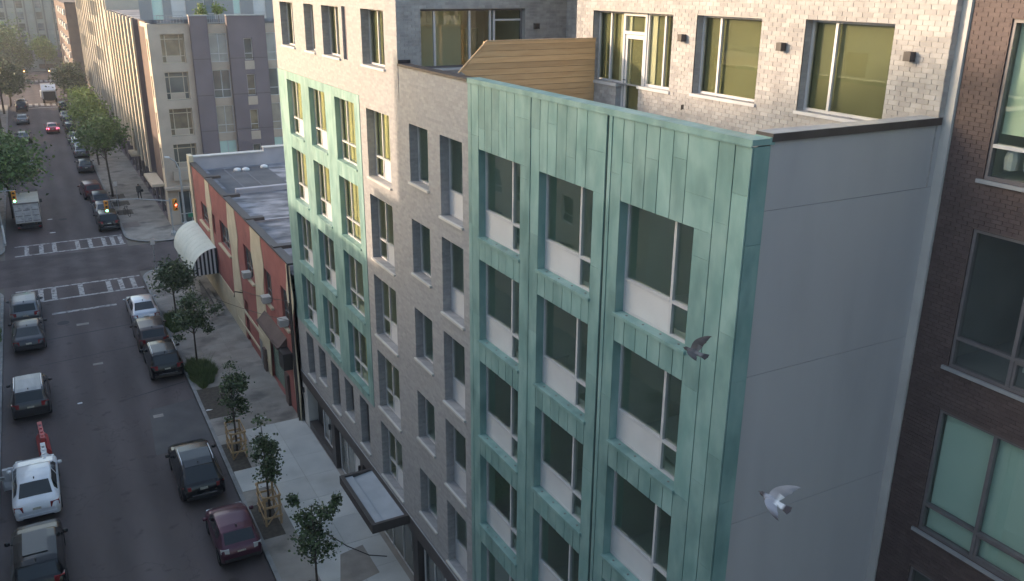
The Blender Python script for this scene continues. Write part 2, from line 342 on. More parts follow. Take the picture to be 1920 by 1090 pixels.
def window(F, u0, u1, v0, v1, parent, style='wide', flip=False, rec=.2, fm=None, gm=None, sill=None, inner='room',
           mull=.3, trans=.69, depth=2.6, screws=False, label=None, spandrel=None):
    """window part with frame, mullion, transom, panes, infill panel, sill and the room behind it; flip puts the narrow light on the far (high u) side"""
    fm = fm or alum; gm = gm or glassA; t = .055
    win = link('window', None, parent, F.p((u0+u1)/2, v0, rec)); win.empty_display_size = .1
    if label: win['label'] = label
    o0 = Vector(win.location)
    def part(mb, name, mt, **k):
        mb.v = [tuple(Vector(p)-o0) for p in mb.v]; return mb.build(name, mt, win, **k)
    fr = MB(); w0, w1 = rec, rec+.07
    F.box(fr, u0, u0+t, v0, v1, w0, w1); F.box(fr, u1-t, u1, v0, v1, w0, w1)
    F.box(fr, u0+t, u1-t, v1-t, v1, w0, w1); F.box(fr, u0+t, u1-t, v0, v0+t, w0, w1)
    part(fr, 'frame', fm)
    gw = rec+.045; W_ = u1-u0; a, b, c, d = u0+t, u1-t, v0+t, v1-t
    def pane(x0, x1, y0, y1):
        mb = MB(); F.box(mb, x0, x1, y0, y1, gw, gw+.008); part(mb, 'pane', gm)
    if style in ('wide', 'bay', 'left'):
        um = (u1-W_*mull) if flip else (u0+W_*mull); vt = v1-(v1-v0)*trans; h = .035
        mb = MB(); F.box(mb, um-h, um+h, c, d, w0-.012, w1-.004); part(mb, 'mullion', fm)
        segs = [(a, um-h, flip is True and 'big' or 'small'), (um+h, b, flip is True and 'small' or 'big')]
        for (x0, x1, k) in segs:
            mb = MB(); F.box(mb, x0, x1, vt-.03, vt+.03, w0-.018, w1-.006); part(mb, 'transom', fm)
            pane(x0, x1, vt+.03, d)
            if k == 'big' and style == 'wide':
                mb = MB(); F.box(mb, x0, x1, c, vt-.03, w0+.012, w0+.04); part(mb, 'infill_panel', spandrel or panel_w)
            else: pane(x0, x1, c, vt-.03)
    elif style == 'full':                                        # transom across, panel below over the full width
        um = u0+W_*mull; vt = v1-(v1-v0)*trans; h = .03
        mb = MB(); F.box(mb, um-h, um+h, vt, d, w0-.012, w1-.004); part(mb, 'mullion', fm)
        mb = MB(); F.box(mb, a, b, vt-.03, vt, w0-.02, w1-.006); part(mb, 'transom', fm)
        pane(a, um-h, vt, d); pane(um+h, b, vt, d)
        mb = MB(); F.box(mb, a, b, c, vt-.03, w0+.012, w0+.04); part(mb, 'infill_panel', spandrel or panel_w)
    elif style == 'two':
        um = (u1-W_*mull) if flip else (u0+W_*mull); h = .032
        mb = MB(); F.box(mb, um-h, um+h, c, d, w0-.012, w1-.004); part(mb, 'mullion', fm)
        pane(a, um-h, c, d); pane(um+h, b, c, d)
    else: pane(a, b, c, d)
    if sill:
        mb = MB(); F.box(mb, u0-.04, u1+.04, v0-.07, v0-.001, -.05, rec+.02); part(mb, 'sill', sill)
        if screws:
            for k in range(4):
                u = u0+W_*(.12+.25*k); part(F.box(MB(), u-.018, u+.018, v0-.001, v0+.012, rec*.35, rec*.35+.036), 'screw_cap', alum_dk)
    if inner:
        r = room(F, u0, u1, v0, v1, rec+.072, depth, None); r.parent = win; r.location = -o0
        if inner in ('curtain_or_reflection', 'half'):
            cu = curtain_or_reflection(F, u0+.03, u1-.03 if inner == 'curtain_or_reflection' else u0+W_*.5, v0+.05, v1-.02, rec+.17, win, curtain_m, amp=.035, folds=max(3, int(W_*3.5))); cu.location = -o0
        if inner == 'stand_in': part(F.box(MB(), u0+.03, u1-.03, v0+.03, v1-.02, rec+.13, rec+.134), 'interior_stand_in', stand_in_o)  # added olive sheet stands in for the lit room behind the glass
        if inner in ('blind', 'tblind'):
            mb = MB(); F.box(mb, u0+.04, u1-.04, v0+.04 if inner == 'blind' else v0+.45, v1-.02, rec+.15, rec+.155); part(mb, 'roller_blind', blind_g if inner == 'blind' else blind_t)
    return win
def reveals(F, holes, w0, dp, top=True):
    mb = MB()
    for h in holes:
        a, b, c, d = h[:4]
        for (p, q) in (((a, c), (a, d)), ((a, d), (b, d)), ((b, d), (b, c)), ((b, c), (a, c))):
            mb.quad(F.p(*p, w0), F.p(*q, w0), F.p(*q, dp), F.p(*p, dp))
    return mb
def courses(u0, u1, v0, v1, holes, bl, bh, j=.01):
    """running bond clipped to the openings"""
    out = []; k = 0; v = v0
    while v+bh <= v1+.02:
        va, vb = v+j/2, v+bh-j/2; u = u0-(bl/2 if k % 2 else 0)
        while u < u1:
            parts = [(max(u+j/2, u0), min(u+bl-j/2, u1))]
            for h in holes:
                if vb > h[2]+.004 and va < h[3]-.004:
                    nx = []
                    for a, b in parts:
                        if b <= h[0] or a >= h[1]: nx.append((a, b)); continue
                        if a < h[0]: nx.append((a, h[0]))
                        if b > h[1]: nx.append((h[1], b))
                    parts = nx
            out += [(a, b, va, vb) for a, b in parts if b-a > .035]
            u += bl
        v += bh; k += 1
    return out
BRK = {}
def lay_bricks(F, rects, mt, parent, key, proud=.009, limit=300, keep=None):
    """the nearest bricks as objects of their own, the rest joined"""
    cam_ = Vector(CAM)
    rects = sorted(rects, key=lambda r: (Vector(F.p((r[0]+r[1])/2, (r[2]+r[3])/2, 0))-cam_).length)
    rest = MB()
    for i, (a, b, c, d) in enumerate(rects):
        pr = proud+random.uniform(-.002, .003)
        if i < limit:
            k = (key, round((b-a)*50), round((d-c)*200))
            if k not in BRK:
                mb = MB(); l, h = (b-a)/2, (d-c)/2; G = Fr(F.k, 0); G.box(mb, -l, l, -h, h, -proud, .02); BRK[k] = mb.mesh('brick', mt)
            o = link('brick', BRK[k], parent, F.p((a+b)/2, (c+d)/2, proud-pr))
        else: F.box(rest, a, b, c, d, -pr, .02)
    if rest.v: stuff(rest.build('bricks', mt, parent))

# ================================================================== SETTING: ground, street
structure(box(-500, 500, -250, 900, -.4, -.03, 'ground', ground_m))
KR, KL = -4.55, -13.9                                                # kerb lines of the street
road = structure(MB().quad((KL, -60, 0), (KR, -60, 0), (KR, 256, 0), (KL, 256, 0)).build('road', asphalt))
cross = structure(MB().quad((-120, 71.9, .004), (120, 71.9, .004), (120, 79.6, .004), (-120, 79.6, .004)).build('cross_street', asphalt2))
farx = structure(MB().quad((-120, 186, .004), (120, 186, .004), (120, 224, .004), (-120, 224, .004)).build('far_cross_street', asphalt2))
def mark(x0, x1, y0, y1, name, sk=0, z=.008):
    mb = MB(); mb.quad((x0, y0, z), (x1, y0+sk, z), (x1, y1+sk, z), (x0, y1, z)); return mb.build(name, paint_w, road)
for (ya, yb) in ((67.5, 70.5), (80.4, 83.5)):
    for y in (ya, yb): mark(-13.2, -4.7, y-.14, y+.14, 'crosswalk_line', .15)
    for x in ((-12.35, -11.55, -10.7, -8.9, -7.0, -6.15, -5.3) if ya < 70 else (-12.3, -11.2, -10.2, -8.4, -7.4, -6.3, -5.6, -4.95)):
        mark(x-.17, x+.17, ya+.16, yb-.16, 'crosswalk_bar')
mark(-11.0, -6.9, 64.25, 64.6, 'stop_line', .1)
for (ya, yb) in ((181, 185.2), (224.5, 229.5)):
    for k in range(7): mark(-10.6+k*.95, -10.05+k*.95, ya, yb, 'crosswalk_bar')
mark(-10.7, -5, 178.4, 179.2, 'stop_line')
for (x, y, w, h) in ((-9.27, 61.46, .75, .4), (-6.64, 45.3, .5, .35), (-8.9, 54.0, .55, .3)):
    MB().box(x-w/2, x+w/2, y-h/2, y+h/2, 0, .006).build('utility_cover_plate', conc_old, road)
for (x0, x1, y0, y1) in ((-13.5, -4.8, 59.2, 59.32), (-12, -5, 55.2, 55.28), (-7.9, -4.7, 48.1, 48.2)):
    MB().quad((x0, y0, .005), (x1, y0+.9, .005), (x1, y1+.9, .005), (x0, y1, .005)).build('tar_seam', patch_m, road)
MB().quad((-7.3, 41, .0045), (-4.6, 41.4, .0045), (-4.6, 46.6, .0045), (-7.0, 46.2, .0045)).build('pale_patch', mat('pale_asphalt', (.085, .08, .085), (.115, .108, .11), rough=.85, scale=.8), road)
def mh(x, y, z=.006):
    MB().lathe([(0, z), (.36, z), (.38, 0)], (x, y, 0), n=20).build('manhole_cover', patch_m, road)
mh(-10.4, 62.3); mh(-9.1, 92)
# pavements: corner-rounded slabs with kerbs
def pavement(name, x0, x1, y0, y1, mt, corners=(), r=2.4, z=.12):
    """corners: any of 'll','lr','ul','ur' that are rounded"""
    pts = []
    for key, cx, cy, a0 in (('ll', x0, y0, 180), ('lr', x1, y0, 270), ('ur', x1, y1, 0), ('ul', x0, y1, 90)):
        if key in corners:
            ox = cx+(r if 'l' == key[1] else -r); oy = cy+(r if key[0] == 'l' else -r)
            for k in range(9):
                a = math.radians(a0+90*k/8); pts.append((ox+r*math.cos(a), oy+r*math.sin(a)))
        else: pts.append((cx, cy))
    mb = MB(); mb.prism([(x, y, -.03) for x, y in pts], (0, 0, z+.018)); o = structure(mb.build(name, mt))
    # kerb ring
    cx = sum(p[0] for p in pts)/len(pts); n = len(pts); mb = MB()
    inner = []
    for i, (x, y) in enumerate(pts):
        p, q = Vector(pts[i-1]), Vector(pts[(i+1) % n]); e1 = (Vector((x, y))-p).normalized(); e2 = (q-Vector((x, y))).normalized()
        nn = Vector((-(e1.y+e2.y), e1.x+e2.x)).normalized(); s_ = .18/max(.6, (e1.x*nn.y*-1+e1.y*nn.x*-1) if 0 else abs(nn.dot(Vector((-e1.y, e1.x)))))
        inner.append((x+nn.x*s_, y+nn.y*s_))
    for i in range(n):
        j = (i+1) % n
        mb.add([(*pts[i], -.02), (*pts[j], -.02), (*inner[j], -.02), (*inner[i], -.02), (*pts[i], z+.004), (*pts[j], z+.004), (*inner[j], z+.004), (*inner[i], z+.004)],
               [(4, 5, 6, 7), (0, 1, 5, 4), (2, 3, 7, 6)])
    mb.build('kerb', kerb_m, o)
    return o
swR = pavement('pavement_near', KR, 60, -60, 71.9, conc_old, ('ul',))
swRf = pavement('pavement_beyond_crossing', KR, 60, 79.6, 186, conc_old, ('ll', 'ul'), 3.2)
swL = pavement('pavement_opposite', -60, KL, -60, 71.9, conc_old, ('ur',))
swLf = pavement('pavement_opposite_beyond_crossing', -60, KL, 79.6, 186, conc_old, ('lr', 'ur'), 3.0)
swE = pavement('pavement_at_street_end', -80, 60, 251, 262, conc_old, ())
swE2 = pavement('pavement_last_block', KR, 60, 224, 250.5, conc_old, ('ll',)); swE3 = pavement('pavement_opposite_last_block', -60, KL, 224, 250.5, conc_old, ('lr',))
# slabs, one by one, laid on the near pavement
y = 20.0
while y < 71:
    new = y < 41.2
    ln = 1.95 if new else 1.52
    for (a, b) in (((KR+.2, -3.05), (-3.05, -1.5), (-1.5, -.02)) if new else ((KR+.2, -3.1), (-3.1, -1.6), (-1.6, -.1))):
        if any(a < px+.55 and b > px-.55 and y < py+1.4 and y+ln > py-1.4 for px, py in ((-4.0, 33.0), (-4.0, 39.4), (-4.0, 26.6), (-3.8, 49.6), (-3.7, 58.3))) and a < -3.5: continue
        if y+ln > 68.5 and a < -3: continue
        MB().box(a+.006, b-.006, y+.006, y+ln-.006, .06, .12+random.uniform(-.002, .002)).build('slab', conc_new if new else conc_old, swR)
    y += ln
for (x0, x1, y0, y1, m_) in ((-1.5, -.05, 20.2, 23.4, 'bright_new_concrete'), (-3.5, -2.6, 23.6, 25.9, 'bright_new_concrete')):
    MB().box(x0, x1, y0, y1, .1, .126).build('slab', mat(m_, (.36, .38, .38), (.42, .44, .43), rough=.8, scale=1), swR)
MB().quad((-2.6, 27.0, .1235), (-.9, 27.4, .1235), (-.9, 29.4, .1235), (-1.9, 29.2, .1235)).build('bare_patch', mat('damp_mortar_bed', (.22, .195, .175), (.29, .26, .23), scale=2), swR)
# tree pits and rough ground
for (x0, x1, y0, y1) in ((-4.36, -3.45, 31.6, 34.3), (-4.36, -3.5, 37.3, 40.4), (-4.36, -3.4, 25.6, 28.2), (-4.36, -3.0, 43.4, 47.3)):
    MB().box(x0, x1, y0, y1, .07, .115 if y0 < 43 else .124).build('tree_pit', soil, swR)

# ================================================================== MAIN BUILDING
FA = Fr('-x', 0); HEADS = [17.65-2.99*k for k in range(5)]; SH = 2.36
BLD = thing('apartment_building', 'new grey brick apartment building with green copper blocks and a roof terrace', 'building', (0, 25, 0))
def P(o):                                                            # parent to the building, keeping world coordinates
    o.parent = BLD; o.location = Vector(o.location)-Vector((0, 25, 0)); return o
colsA = [(18.105, 20.345), (14.965, 17.205), (11.715, 13.975)]
holesA = [(a, b, h-SH, h) for h in HEADS for (a, b) in colsA]
P(wall_sheet(FA, 10.5, 20.98, 3.1, 19.3, holesA, None, .03).build('wall', copper_seam))['label'] = 'dark backing wall behind the green copper panels'
for h_ in holesA: P(reveals(FA, [h_], .005, .2).build('window_reveal', copper))
def panel(F, u0, u1, v0, v1, w0=0., w1=.028):
    g = .0105; j = random.uniform(0, .004)
    return P(F.b(u0+g, u1-g, v0+.0025, v1-.0025, w0+j, w1, 'panel', copper))
def strip(F, u0, u1, v0, v1, cuts, w0=0.):
    zs = [v0]+sorted(c for c in cuts if v0+.15 < c < v1-.15)+[v1]
    for a, b in zip(zs, zs[1:]): panel(F, u0, u1, a, b, w0)
TOPZ = 19.28
def cut(seed, step=2.45):
    r = random.Random(seed); z = 19.28-r.uniform(.5, 2.2); out = []
    while z > 3: out.append(z); z -= step+r.uniform(-.1, .1)
    return out
for ci, (y0, y1) in enumerate(colsA):
    se = [y1, y1-.35, y1-.74, y1-1.14, y1-1.54, y1-1.94]
    wide_end = y1-2.66 if ci < 2 else 11.24
    for k in range(5):
        strip(FA, se[k+1], se[k], HEADS[0], TOPZ, [HEADS[0]+[.55, 1.0, .62, 1.15, .8][(k+ci*2) % 5]] if (k+ci) % 2 == 0 else [])
    strip(FA, wide_end, se[5], HEADS[0], TOPZ, [18.75-.25*ci])
    strip(FA, wide_end, y0, 3.1, HEADS[0], cut(ci))
    for r in range(5):
        top = HEADS[r]-SH-.075; bot = HEADS[r+1] if r < 4 else 3.1
        if top-bot < .12: continue
        for k in range(5): panel(FA, se[k+1], se[k], bot, top)
        panel(FA, y0, se[5], bot, top)
strip(FA, 20.77, 20.98, 3.1, TOPZ, cut(11)); strip(FA, 20.345, 20.77, 3.1, TOPZ, cut(12))
strip(FA, 17.61, 17.685, 3.1, TOPZ, cut(13), -.012); strip(FA, 17.205, 17.61, 3.1, TOPZ, cut(14))
strip(FA, 14.34, 14.465, 3.1, TOPZ, cut(15), -.012); strip(FA, 13.975, 14.34, 3.1, TOPZ, cut(16))
strip(FA, 10.84, 11.24, 3.1, TOPZ, cut(17)); strip(FA, 10.445, 10.84, 3.1, TOPZ, cut(18))
FS = Fr('-y', 10.47)
strip(FS, .03, .4, 3.1, TOPZ, cut(19), -.024)
# copper coping
P(MB().box(-.016, .36, 10.445, 20.98, 19.3, 19.4).build('coping', copper)); P(MB().box(-.026, -.001, 10.452, 20.975, 19.275, 19.305).build('drip_edge', copper))
P(MB().box(.36, .46, 10.44, 10.8, 19.29, 19.415).build('coping_return', copper))
for r, h in enumerate(HEADS):
    for ci, (a, b) in enumerate(colsA):
        inn = 'blind' if (r == 3 and ci == 2) else 'room'
        w_ = window(FA, a, b, h-SH, h, None, 'wide', False, .2, sill=copper, inner=inn, mull=.315, trans=.70, screws=True, depth=3.)
        P(w_)
        if inn == 'blind': w_['label'] = 'window with a drawn pale green blind'
# brick part
colsB = [(37.2, 39.43), (33.85, 36.02), (30.32, 32.58)]
c4 = (26.9, 29.1); c5 = (23.76, 25.2); c6 = (21.39, 22.88)
low = [(38.26, 39.43, 3.47), (36.32, 37.43, 4.06), (34.36, 35.51, 3.5), (32.41, 33.55, 4.06), (30.5, 31.6, 3.5)]
holesB = [(a, b, h-SH, h) for h in HEADS[:4] for a, b in colsB]
holesC = [(*c4, h-SH, h) for h in HEADS]+[(*c5, h-1.8, h) for h in HEADS]+[(*c6, h-SH, h) for h in HEADS]+[(a, b, s, 5.72) for a, b, s in low]
pent = [(37.65, 39.72), (34.7, 36.02), (31.6, 33.63), (27.07, 29.2)]
holesP = [(a, b, 19.1, 20.88) for a, b in pent]+[(30.75, 31.22, 19.1, 20.9, .12)]
GB = (29.75, 40.9, 5.95, 18.0)
full = wall_sheet(FA, 20.985, 25.93, 3.1, 19.3, [h for h in holesC if h[1] < 25.93], .3, .02)
P(full.build('wall', brickA))
P(wall_sheet(FA, 25.93, 40.9, 3.1, 22.6, [h for h in holesC if h[0] > 25.93]+holesP+[(29.75, 40.9, 5.95, 18.0, .02)], .3, .02).build('wall', brickA))
P(wall_sheet(FA, *GB, holesB, None, .035).build('wall', copper_seam))['label'] = 'dark backing wall behind the far copper block'
for h_ in holesB: P(reveals(FA, [h_], .005, .2).build('window_reveal', copper))
P(FA.b(30.75, 31.22, 19.1, 20.9, .12, .14, 'blank_niche_panel', purple_w))
mbp = MB()                                                           # far copper block: panels too narrow in the picture to pick apart
u = 29.755
def free(u0, u1): return sorted([(h[2], h[3]) for h in holesB if h[0] < (u0+u1)/2 < h[1]])
edges = sorted({29.75, 40.9, *[e for c in colsB for e in c], *[c[1]-.39*k for c in colsB for k in (1, 2, 3, 4, 5)], *[a-.28 for a, b in colsB], *[b+.35 for a, b in colsB], 40.55})
edges = [e for i, e in enumerate(edges) if 29.75 <= e <= 40.9]
for a, b in zip(edges, edges[1:]):
    if b-a < .06: continue
    zz = 5.95; segs = []
    for c, d in free(a, b): segs.append((zz, c-.07)); zz = d
    segs.append((zz, 18.0))
    for c, d in segs:
        if d-c > .05:
            if d-c > 3: e = c+random.uniform(.4, .6)*(d-c); FA.box(mbp, a+.006, b-.006, c+.004, e, .002, .03); FA.box(mbp, a+.006, b-.006, e+.008, d-.004, 0, .03)
            else: FA.box(mbp, a+.006, b-.006, c+.004, d-.004, random.uniform(0, .004), .03)
P(stuff(mbp.build('copper_panels', copper)))
for r, h in enumerate(HEADS[:4]):
    for ci, (a, b) in enumerate(colsB):
        P(window(FA, a, b, h-SH, h, None, 'wide' if ci < 2 else 'bay', True, .2, sill=copper, gm=glassB, inner='curtain_or_reflection' if r < 2 else ('half' if (r+ci) % 2 else 'room'), mull=.36, trans=.70, depth=2.2))  # folded sheets added here stand in for jamb reflections in the glass
for r, h in enumerate(HEADS):
    P(window(FA, *c4, h-SH, h, None, 'wide', True, .3, sill=stone_sill, gm=glassB, inner=['curtain_or_reflection', 'half', 'room', 'room', 'half'][r], mull=.36, trans=.70, depth=2.2))  # top-row sheet stands in for glass reflections, the half ones are curtains
    P(window(FA, *c5, h-1.8, h, None, 'two', False, .3, sill=stone_sill, mull=.36, depth=2.2))
    P(window(FA, *c6, h-SH, h, None, 'full', False, .3, sill=stone_sill, mull=.3, trans=.68, depth=2.2))
for a, b, s in low: P(window(FA, a, b, s, 5.72, None, 'one', rec=.3, fm=alum_dk, sill=stone_sill, depth=1.5))
for a, b in pent: P(window(FA, a, b, 19.1, 20.88, None, 'two', True, .3, sill=alum, gm=glassS, mull=.42, depth=2.2, inner='stand_in'))
# terrace
XP = 4.45; FP = Fr('-x', XP); FW = Fr('-y', 25.93); FR = Fr('-x', 6.02)
P(box(.05, 6.02, 10.8, 25.93, 17.95, 18.2, 'terrace_floor', conc_new))
P(MB().box(.06, .3, 10.8, 25.9, 18.2, 19.3).build('parapet', stucco)); P(MB().box(.42, XP-.01, 10.605, 10.78, 18.2, 19.3).build('parapet', stucco))
P(MB().box(-.02, .34, 20.995, 25.92, 19.3, 19.37).build('coping', coping_m))
P(MB().box(.4, 4.52, 10.43, 10.82, 19.34, 19.47).build('coping', coping_m)); P(MB().box(.42, XP-.02, 10.44, 10.8, 19.47, 19.478).build('coping_top', galv))
combo = (18.3, 21.92)
hp = [(15.18, 17.39, 19.17, 21.02), (11.68, 13.9, 19.18, 21.05), (18.3, 19.6, 19.12, 21.0), (19.6, 20.66, 18.2, 21.0), (20.66, 21.92, 19.08, 21.0)]
pw = P(wall_sheet(FP, 10.47, 22.8, 18.2, 22.6, hp[:2]+[(18.3, 21.92, 19.1, 21.0), (19.6, 20.66, 18.2, 19.1)], None, .0).build('wall', mortarA)); pw['label'] = 'terrace wall of pale grey bricks'
for h_ in hp[:2]+[(18.3, 21.92, 19.1, 21.0)]: P(reveals(FP, [h_], -.008, .2).build('window_reveal', brickA))
for (y_, h_) in ((19.6, .2), (20.66, .2)): P(MB().box(XP, XP+.2, y_-.001, y_+.001, 18.2, 19.1).build('door_reveal', brickA))
rects = courses(10.47, 22.8, 18.2, 22.56, hp[:2]+[(18.3, 21.92, 19.1, 21.0), (19.6, 20.66, 18.2, 19.12)], .25, .092)
lay_bricks(FP, rects, brick_obj, pw, 'pent')
hw = [(.8, 4.45, 19.17, 20.94)]
sw = P(wall_sheet(FW, .02, 6.02, 18.2, 22.6, hw, .2, .008).build('wall', mortarA)); lay_bricks(Fr('-y', 25.938), courses(0, 6.02, 18.2, 22.56, hw, .25, .092), brick_obj, sw, 'slide', limit=0)
rw = P(wall_sheet(FR, 22.8, 25.93, 18.2, 22.6, [], .2, 0).build('wall', mortarA)); lay_bricks(FR, courses(22.8, 25.93, 18.2, 22.56, [], .25, .092), brick_obj, rw, 'rec', limit=0)
P(MB().box(XP, 6.02, 22.79, 22.8, 18.2, 22.6).build('wall', brickA))
ret = P(MB().quad((XP+.004, 10.475, 19.46), (4.62, 10.475, 19.46), (4.62, 10.475, 22.6), (XP+.004, 10.475, 22.6)).build('wall', mortarA)); lay_bricks(Fr('-y', 10.475), courses(XP, 4.62, 19.47, 22.56, [], .25, .092), brick_obj, ret, 'ret', limit=0)
P(window(FP, *hp[0], None, 'two', True, .2, sill=alum, gm=glassS, mull=.3, screws=True, depth=3., inner='stand_in'))
P(window(FP, *hp[1], None, 'two', True, .2, sill=alum, gm=glassS, mull=.3, screws=True, depth=3., inner='stand_in'))
P(window(FP, *hp[2], None, 'two', False, .2, sill=alum, gm=glassS, mull=.42, depth=3., inner='stand_in'))
P(window(FP, *hp[4], None, 'two', False, .2, sill=alum, gm=glassS, mull=.5, screws=True, depth=3., inner='stand_in'))
door = P(link('terrace_door', None, None, (XP+.2, 20.1, 18.2)))
def dpart(mb, name, mt): mb.v = [(x-XP-.2, y-20.1, z-18.2) for x, y, z in mb.v]; return mb.build(name, mt, door)
mb = MB()
for (a, b, c, d) in ((19.6, 19.68, 18.2, 21.0), (20.58, 20.66, 18.2, 21.0), (19.68, 20.58, 20.9, 21.0), (19.68, 20.58, 20.42, 20.5)): FP.box(mb, a, b, c, d, .17, .28)
dpart(mb, 'door_frame', alum)
mb = MB()
for (a, b, c, d) in ((19.69, 19.78, 18.22, 20.41), (20.48, 20.57, 18.22, 20.41), (19.78, 20.48, 20.3, 20.41), (19.78, 20.48, 18.22, 18.4)): FP.box(mb, a, b, c, d, .2, .26)
lf = dpart(mb, 'door_leaf', alum)
dpart(FP.box(MB(), 19.78, 20.48, 18.4, 20.3, .225, .235), 'pane', glassS); dpart(FP.box(MB(), 19.69, 20.57, 20.51, 20.9, .225, .235), 'pane', glassS)
dpart(FP.box(MB(), 19.7, 20.56, 18.3, 20.88, .31, .314), 'interior_stand_in', stand_in_o)  # same added sheet in place of the lit interior
dpart(MB().tube([(XP+.16, 20.52, 19.2), (XP+.13, 20.52, 19.2), (XP+.13, 20.42, 19.2)], .012), 'door_handle', black_m)
rm = room(FP, 19.55, 20.7, 18.2, 21.0, .29, 3., None); P(rm)
# window wall facing the terrace from the left block
ww = P(link('window', None, None, (0, 25, 0)))
def wpart(mb, name, mt): mb.v = [(x, y-25, z) for x, y, z in mb.v]; o = mb.build(name, mt, ww); return o
ww.location = (0, 0, 0)
mb = MB()
for (a, b, c, d) in ((.8, .87, 19.17, 20.94), (4.38, 4.45, 19.17, 20.94), (.87, 4.38, 20.88, 20.94), (.87, 4.38, 19.17, 19.23)): FW.box(mb, a, b, c, d, .2, .27)
wpart(mb, 'frame', alum_dk)
for u_ in (1.34, 2.55, 3.28, 3.42): wpart(FW.box(MB(), u_-.035, u_+.035, 19.23, 20.88, .19, .265), 'mullion', alum)
wpart(FW.box(MB(), 3.46, 4.38, 20.56, 20.62, .19, .262), 'transom', alum)
for (a, b) in ((.87, 1.305), (1.375, 2.515), (2.585, 3.245), (3.455, 4.38)): wpart(FW.box(MB(), a, b, 19.23, 20.88, .24, .248), 'pane', glassS)
wpart(FW.box(MB(), .76, 4.49, 19.1, 19.169, -.05, .22), 'sill', alum)
rm = room(FW, .8, 4.45, 19.17, 20.94, .28, 3.2, None); P(rm); mb = FW.box(MB(), 1.0, 3.2, 19.2, 20.3, .9, .95); P(mb.build('fence_reflection_sheet', stand_in_o))  # added sheet behind the glass, toned as the fence's reflection
P(MB().box(.02, .42, 25.9, 25.93-.001, 19.37, 19.47).build('vent_grille', black_m))
# roof and hidden sides
P(MB().box(.03, 16, 26.2, 40.9, 22.6, 22.9).box(4.47, 16, 10.48, 26.2, 22.6, 22.9).build('roof', roof_m))
P(MB().quad((16, 10.5, 0), (16, 40.9, 0), (16, 40.9, 22.6), (16, 10.5, 22.6)).quad((.02, 40.9, 0), (16, 40.9, 0), (16, 40.9, 22.6), (.02, 40.9, 22.6)).quad((6.02, 10.5, 0), (16, 10.5, 0), (16, 10.5, 22.6), (6.02, 10.5, 22.6)).build('rear_walls', stucco))
# grey stucco flank
mb = MB(); zz = [0, 6.0, 9.05, 12.1, 15.15, 18.18, 19.345]
for a, b in zip(zz, zz[1:]): mb.box(.4, 4.6, 10.485, 10.6, a+.005, b-.005)
P(mb.build('stucco_flank', stucco)); P(MB().box(.41, 4.6, 10.495, 10.6, 0, 19.3).build('stucco_joint', mat('joint_grey', (.2, .2, .21), rough=.9)))
P(MB().box(4.6, 4.9, 10.3, 10.484, 0, 22.6).build('edge_flashing', stucco_l))
# wall lamps
def wall_lamp(F, u, v, label):
    t = thing('wall_lamp', label, 'lamp', F.p(u, v, 0), 0, 'square wall lamps on the roof terrace')
    G = Fr(F.k, 0)
    G.b(-.05, .05, -.05, .05, -.02, 0, 'back_plate', black_m, t); G.b(-.075, .075, -.085, .085, -.17, -.02, 'lamp_body', dark_metal, t)
    G.b(-.05, .05, -.095, -.085, -.15, -.04, 'lens', stone_sill, t)
Fq = Fr('-x', XP-.009)
wall_lamp(Fq, 17.8, 20.47, 'square dark wall lamp on terrace brick between the glazed door and next window')
wall_lamp(Fq, 14.44, 20.47, 'square dark wall lamp on terrace brick between the two big windows')
wall_lamp(Fq, 11.2, 20.5, 'square dark wall lamp on terrace brick nearest the dark brick building')
wall_lamp(Fr('-y', 25.93), 4.83, 20.39, 'square dark wall lamp on shaded brick behind the wooden fence')
MB().box(XP-.03, XP-.009, 17.66, 17.69, 18.74, 18.86).box(XP-.03, XP-.009, 17.72, 17.74, 18.72, 18.84).build('hose_tap', black_m, pw)
# wooden terrace fence, board by board
fen = thing('terrace_fence', 'honey coloured horizontal board fence dividing the roof terrace, its front end cut on a slope', 'fence', (.4, 21.75, 18.2))
bh = .158; z = 18.25; k = 0
while z < 20.2:
    def xs(zz): return .12+max(0, (zz-19.47))*1.08 if zz > 19.47 else .36
    z2 = min(z+bh-.007, 20.23)
    y0 = 21.735+.006*(k % 3)
    pts = [(xs(z), y0, z), (4.43, y0, z), (4.43, y0, z2), (xs(z2), y0, z2)]
    MB().prism([(a-.4, b-21.75, c-18.2) for a, b, c in pts], (0, .022, 0)).build('board', wood, fen); z += bh; k += 1
MB().prism([(-.02, .03, .05), (4.03, .03, .05), (4.03, .03, 2.0), (.6, .03, 2.0), (-.02, .03, 1.3)], (0, .012, 0)).build('backing_sheet', mat('dark_backing', (.12, .08, .045), rough=.9), fen)  # added dark sheet stops light in the gaps and darkens the lines
MB().tube([(-.3, -.02, 1.25), (.56, -.02, 2.06)], .026, 6).build('sloping_rail', wood_raw, fen)
MB().box(.55, 4.03, -.03, .06, 2.035, 2.06).build('cap_rail', wood_raw, fen)
for x_ in (.55, 1.8, 3.1, 3.98): MB().box(x_-.045, x_+.045, .03, .12, 0, 2.03).build('post', wood_raw, fen)
